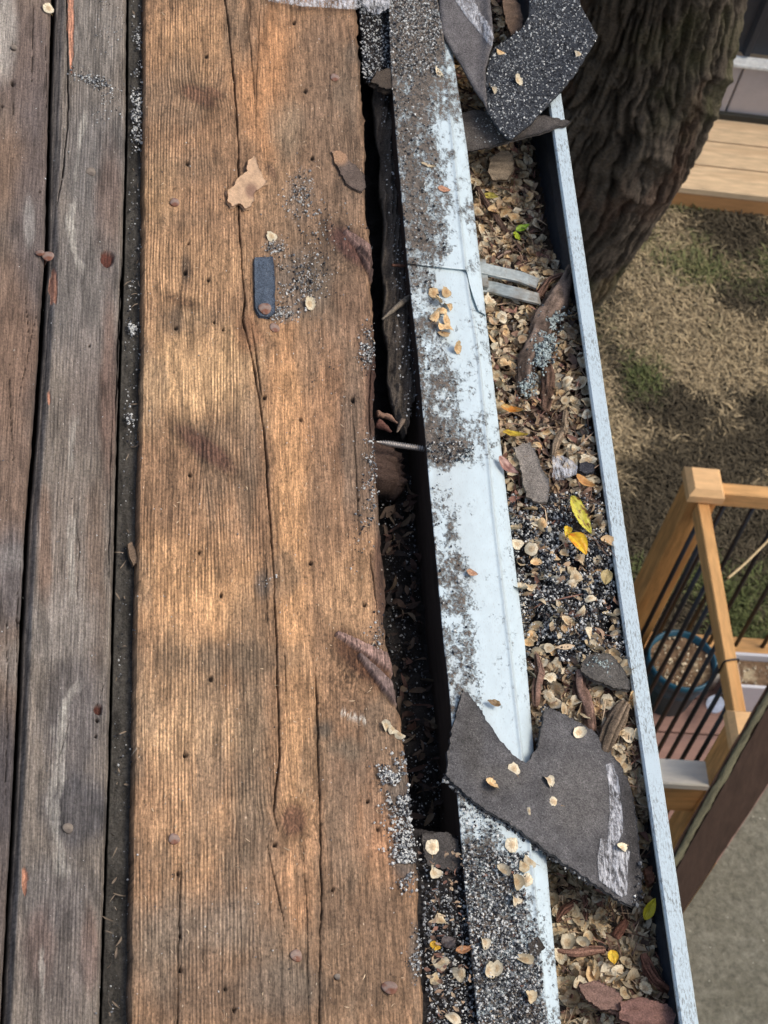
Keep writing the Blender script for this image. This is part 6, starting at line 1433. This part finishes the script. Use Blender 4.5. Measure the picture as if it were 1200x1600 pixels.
rseed(712, 543, .005, 'orange brown curled seed just below the cluster on the drip edge', 2, 5, 50, 1.0, None, .5)
ge = 'seeds on the lower drip edge'
ORD = ['uppermost', 'second', 'third', 'fourth', 'fifth', 'sixth', 'seventh', 'eighth', 'ninth', 'tenth', 'eleventh', 'lowest']
def ordl(i, n, tail):
    return ('%s tan papery seed ' % ORD[i] if i == 0 else '%s tan papery seed from the top ' % ORD[i] if i < n - 1 else 'lowest tan papery seed ') + tail
L_ = sorted([(800, 1320), (820, 1352), (806, 1378), (824, 1374), (804, 1406), (828, 1344), (757, 1472), (762, 1517), (776, 1513), (826, 1558), (786, 1362), (820, 1500)], key=lambda p: p[1])
for i, (x, y) in enumerate(L_):
    rseed(x, y, .0048, ordl(i, 12, 'on the drip edge below the large shingle'), (i * 5) % 16, [0, 1, 3][i % 3], i * 77, 1.05, ge, .25)
gp = 'seeds on the granules between plank and drip edge'
L_ = sorted([(676, 1323), (677, 1364), (690, 1440), (689, 1503), (720, 1522), (709, 1590), (682, 1530)], key=lambda p: p[1])
for i, (x, y) in enumerate(L_):
    rseed(x, y, -.003, ordl(i, 7, 'on the granule strip beside the orange plank'), (i * 7) % 16, [1, 0, 3][i % 3], i * 97, 1.05, gp, .25)
# debris lying in the bottom of the gap
n = 130; y = RNG.uniform(760, 1290, n); x = pr_x(y) + RNG.uniform(2, 52, n)
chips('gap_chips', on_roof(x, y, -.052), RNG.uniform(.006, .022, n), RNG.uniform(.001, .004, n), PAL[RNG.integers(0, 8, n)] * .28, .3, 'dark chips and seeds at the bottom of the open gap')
# chips mixed in the granules of the drip edge and strip, slivers in the groove
n = 260; y = RNG.uniform(1330, 1640, n); x = pr_x(y) + 4 + RNG.uniform(0, 1, n) * (hx(y) - pr_x(y) - 20)
chips('eave_chips', on_roof(x, y, .002), RNG.uniform(.003, .008, n), RNG.uniform(.0006, .002, n), PAL[RNG.integers(0, 8, n)], .3, 'small brown chips among the granules at the lower eave')
n = 45; y = RNG.uniform(-60, 1650, n); x = np.interp(y, [p[1] for p in B2R], [p[0] for p in B2R]) + 6 + RNG.uniform(0, 1, n) * 22
k = limstrip(x, y); x, y = x[k], y[k]; n = len(x)
chips('groove_slivers', on_roof(x, y, -.009), RNG.uniform(.002, .012, n), RNG.uniform(.0003, .001, n), np.array([s2l((160, 142, 120))] * n) * RNG.uniform(.4, 1.0, n)[:, None], .3, 'fine wood slivers in the groove beside the orange plank')
n = 170; y = RNG.uniform(0, 1600, n); x = RNG.uniform(225, 640, n); k = ins_(x, y); x, y = x[k], y[k]; n = len(x)
chips('plank_slivers', on_roof(x, y, .0015), RNG.uniform(.002, .006, n), RNG.uniform(.0002, .0005, n), np.array([s2l((222, 196, 160))] * n) * RNG.uniform(.5, 1.1, n)[:, None], .15, 'fine pale slivers scattered over the orange plank')
# string on the railing
a = np.array([XR + .03, Y1 - .07, ZCAP - .06]); 
def wire(name, P, r_, mat, label, cat, par=None):
    o_ = tube(name, P, [r_, r_], mat, par, 8, 40, 0, None, 1, origin=None if par is not None else np.array(P[0])); return tag(o_, label, cat)
wq = np.array([XR, (Y2 * .72 + Y1 * .28), ZCAP - .055])
wire('cable', [wq + [-.023, 0, -.06], wq + [-.024, .0, .003], wq + [0, .006, .006], wq + [.024, .012, .003], wq + [.03, .02, -.03]], .0028, M_BLK, 'thin black cable looped over the cedar top rail above the planter', 'cable')
rp = np.array([atz(1136, 905, ZCAP - .1), atz(1165, 880, ZCAP - .16), atz(1200, 845, ZCAP - .2), atz(1240, 800, ZCAP - .2)])
wire('rope', rp, .004, mat_flat('tan_rope', col(196, 176, 136), .9, .1), 'tan rope stretched behind the cedar top rail', 'rope')
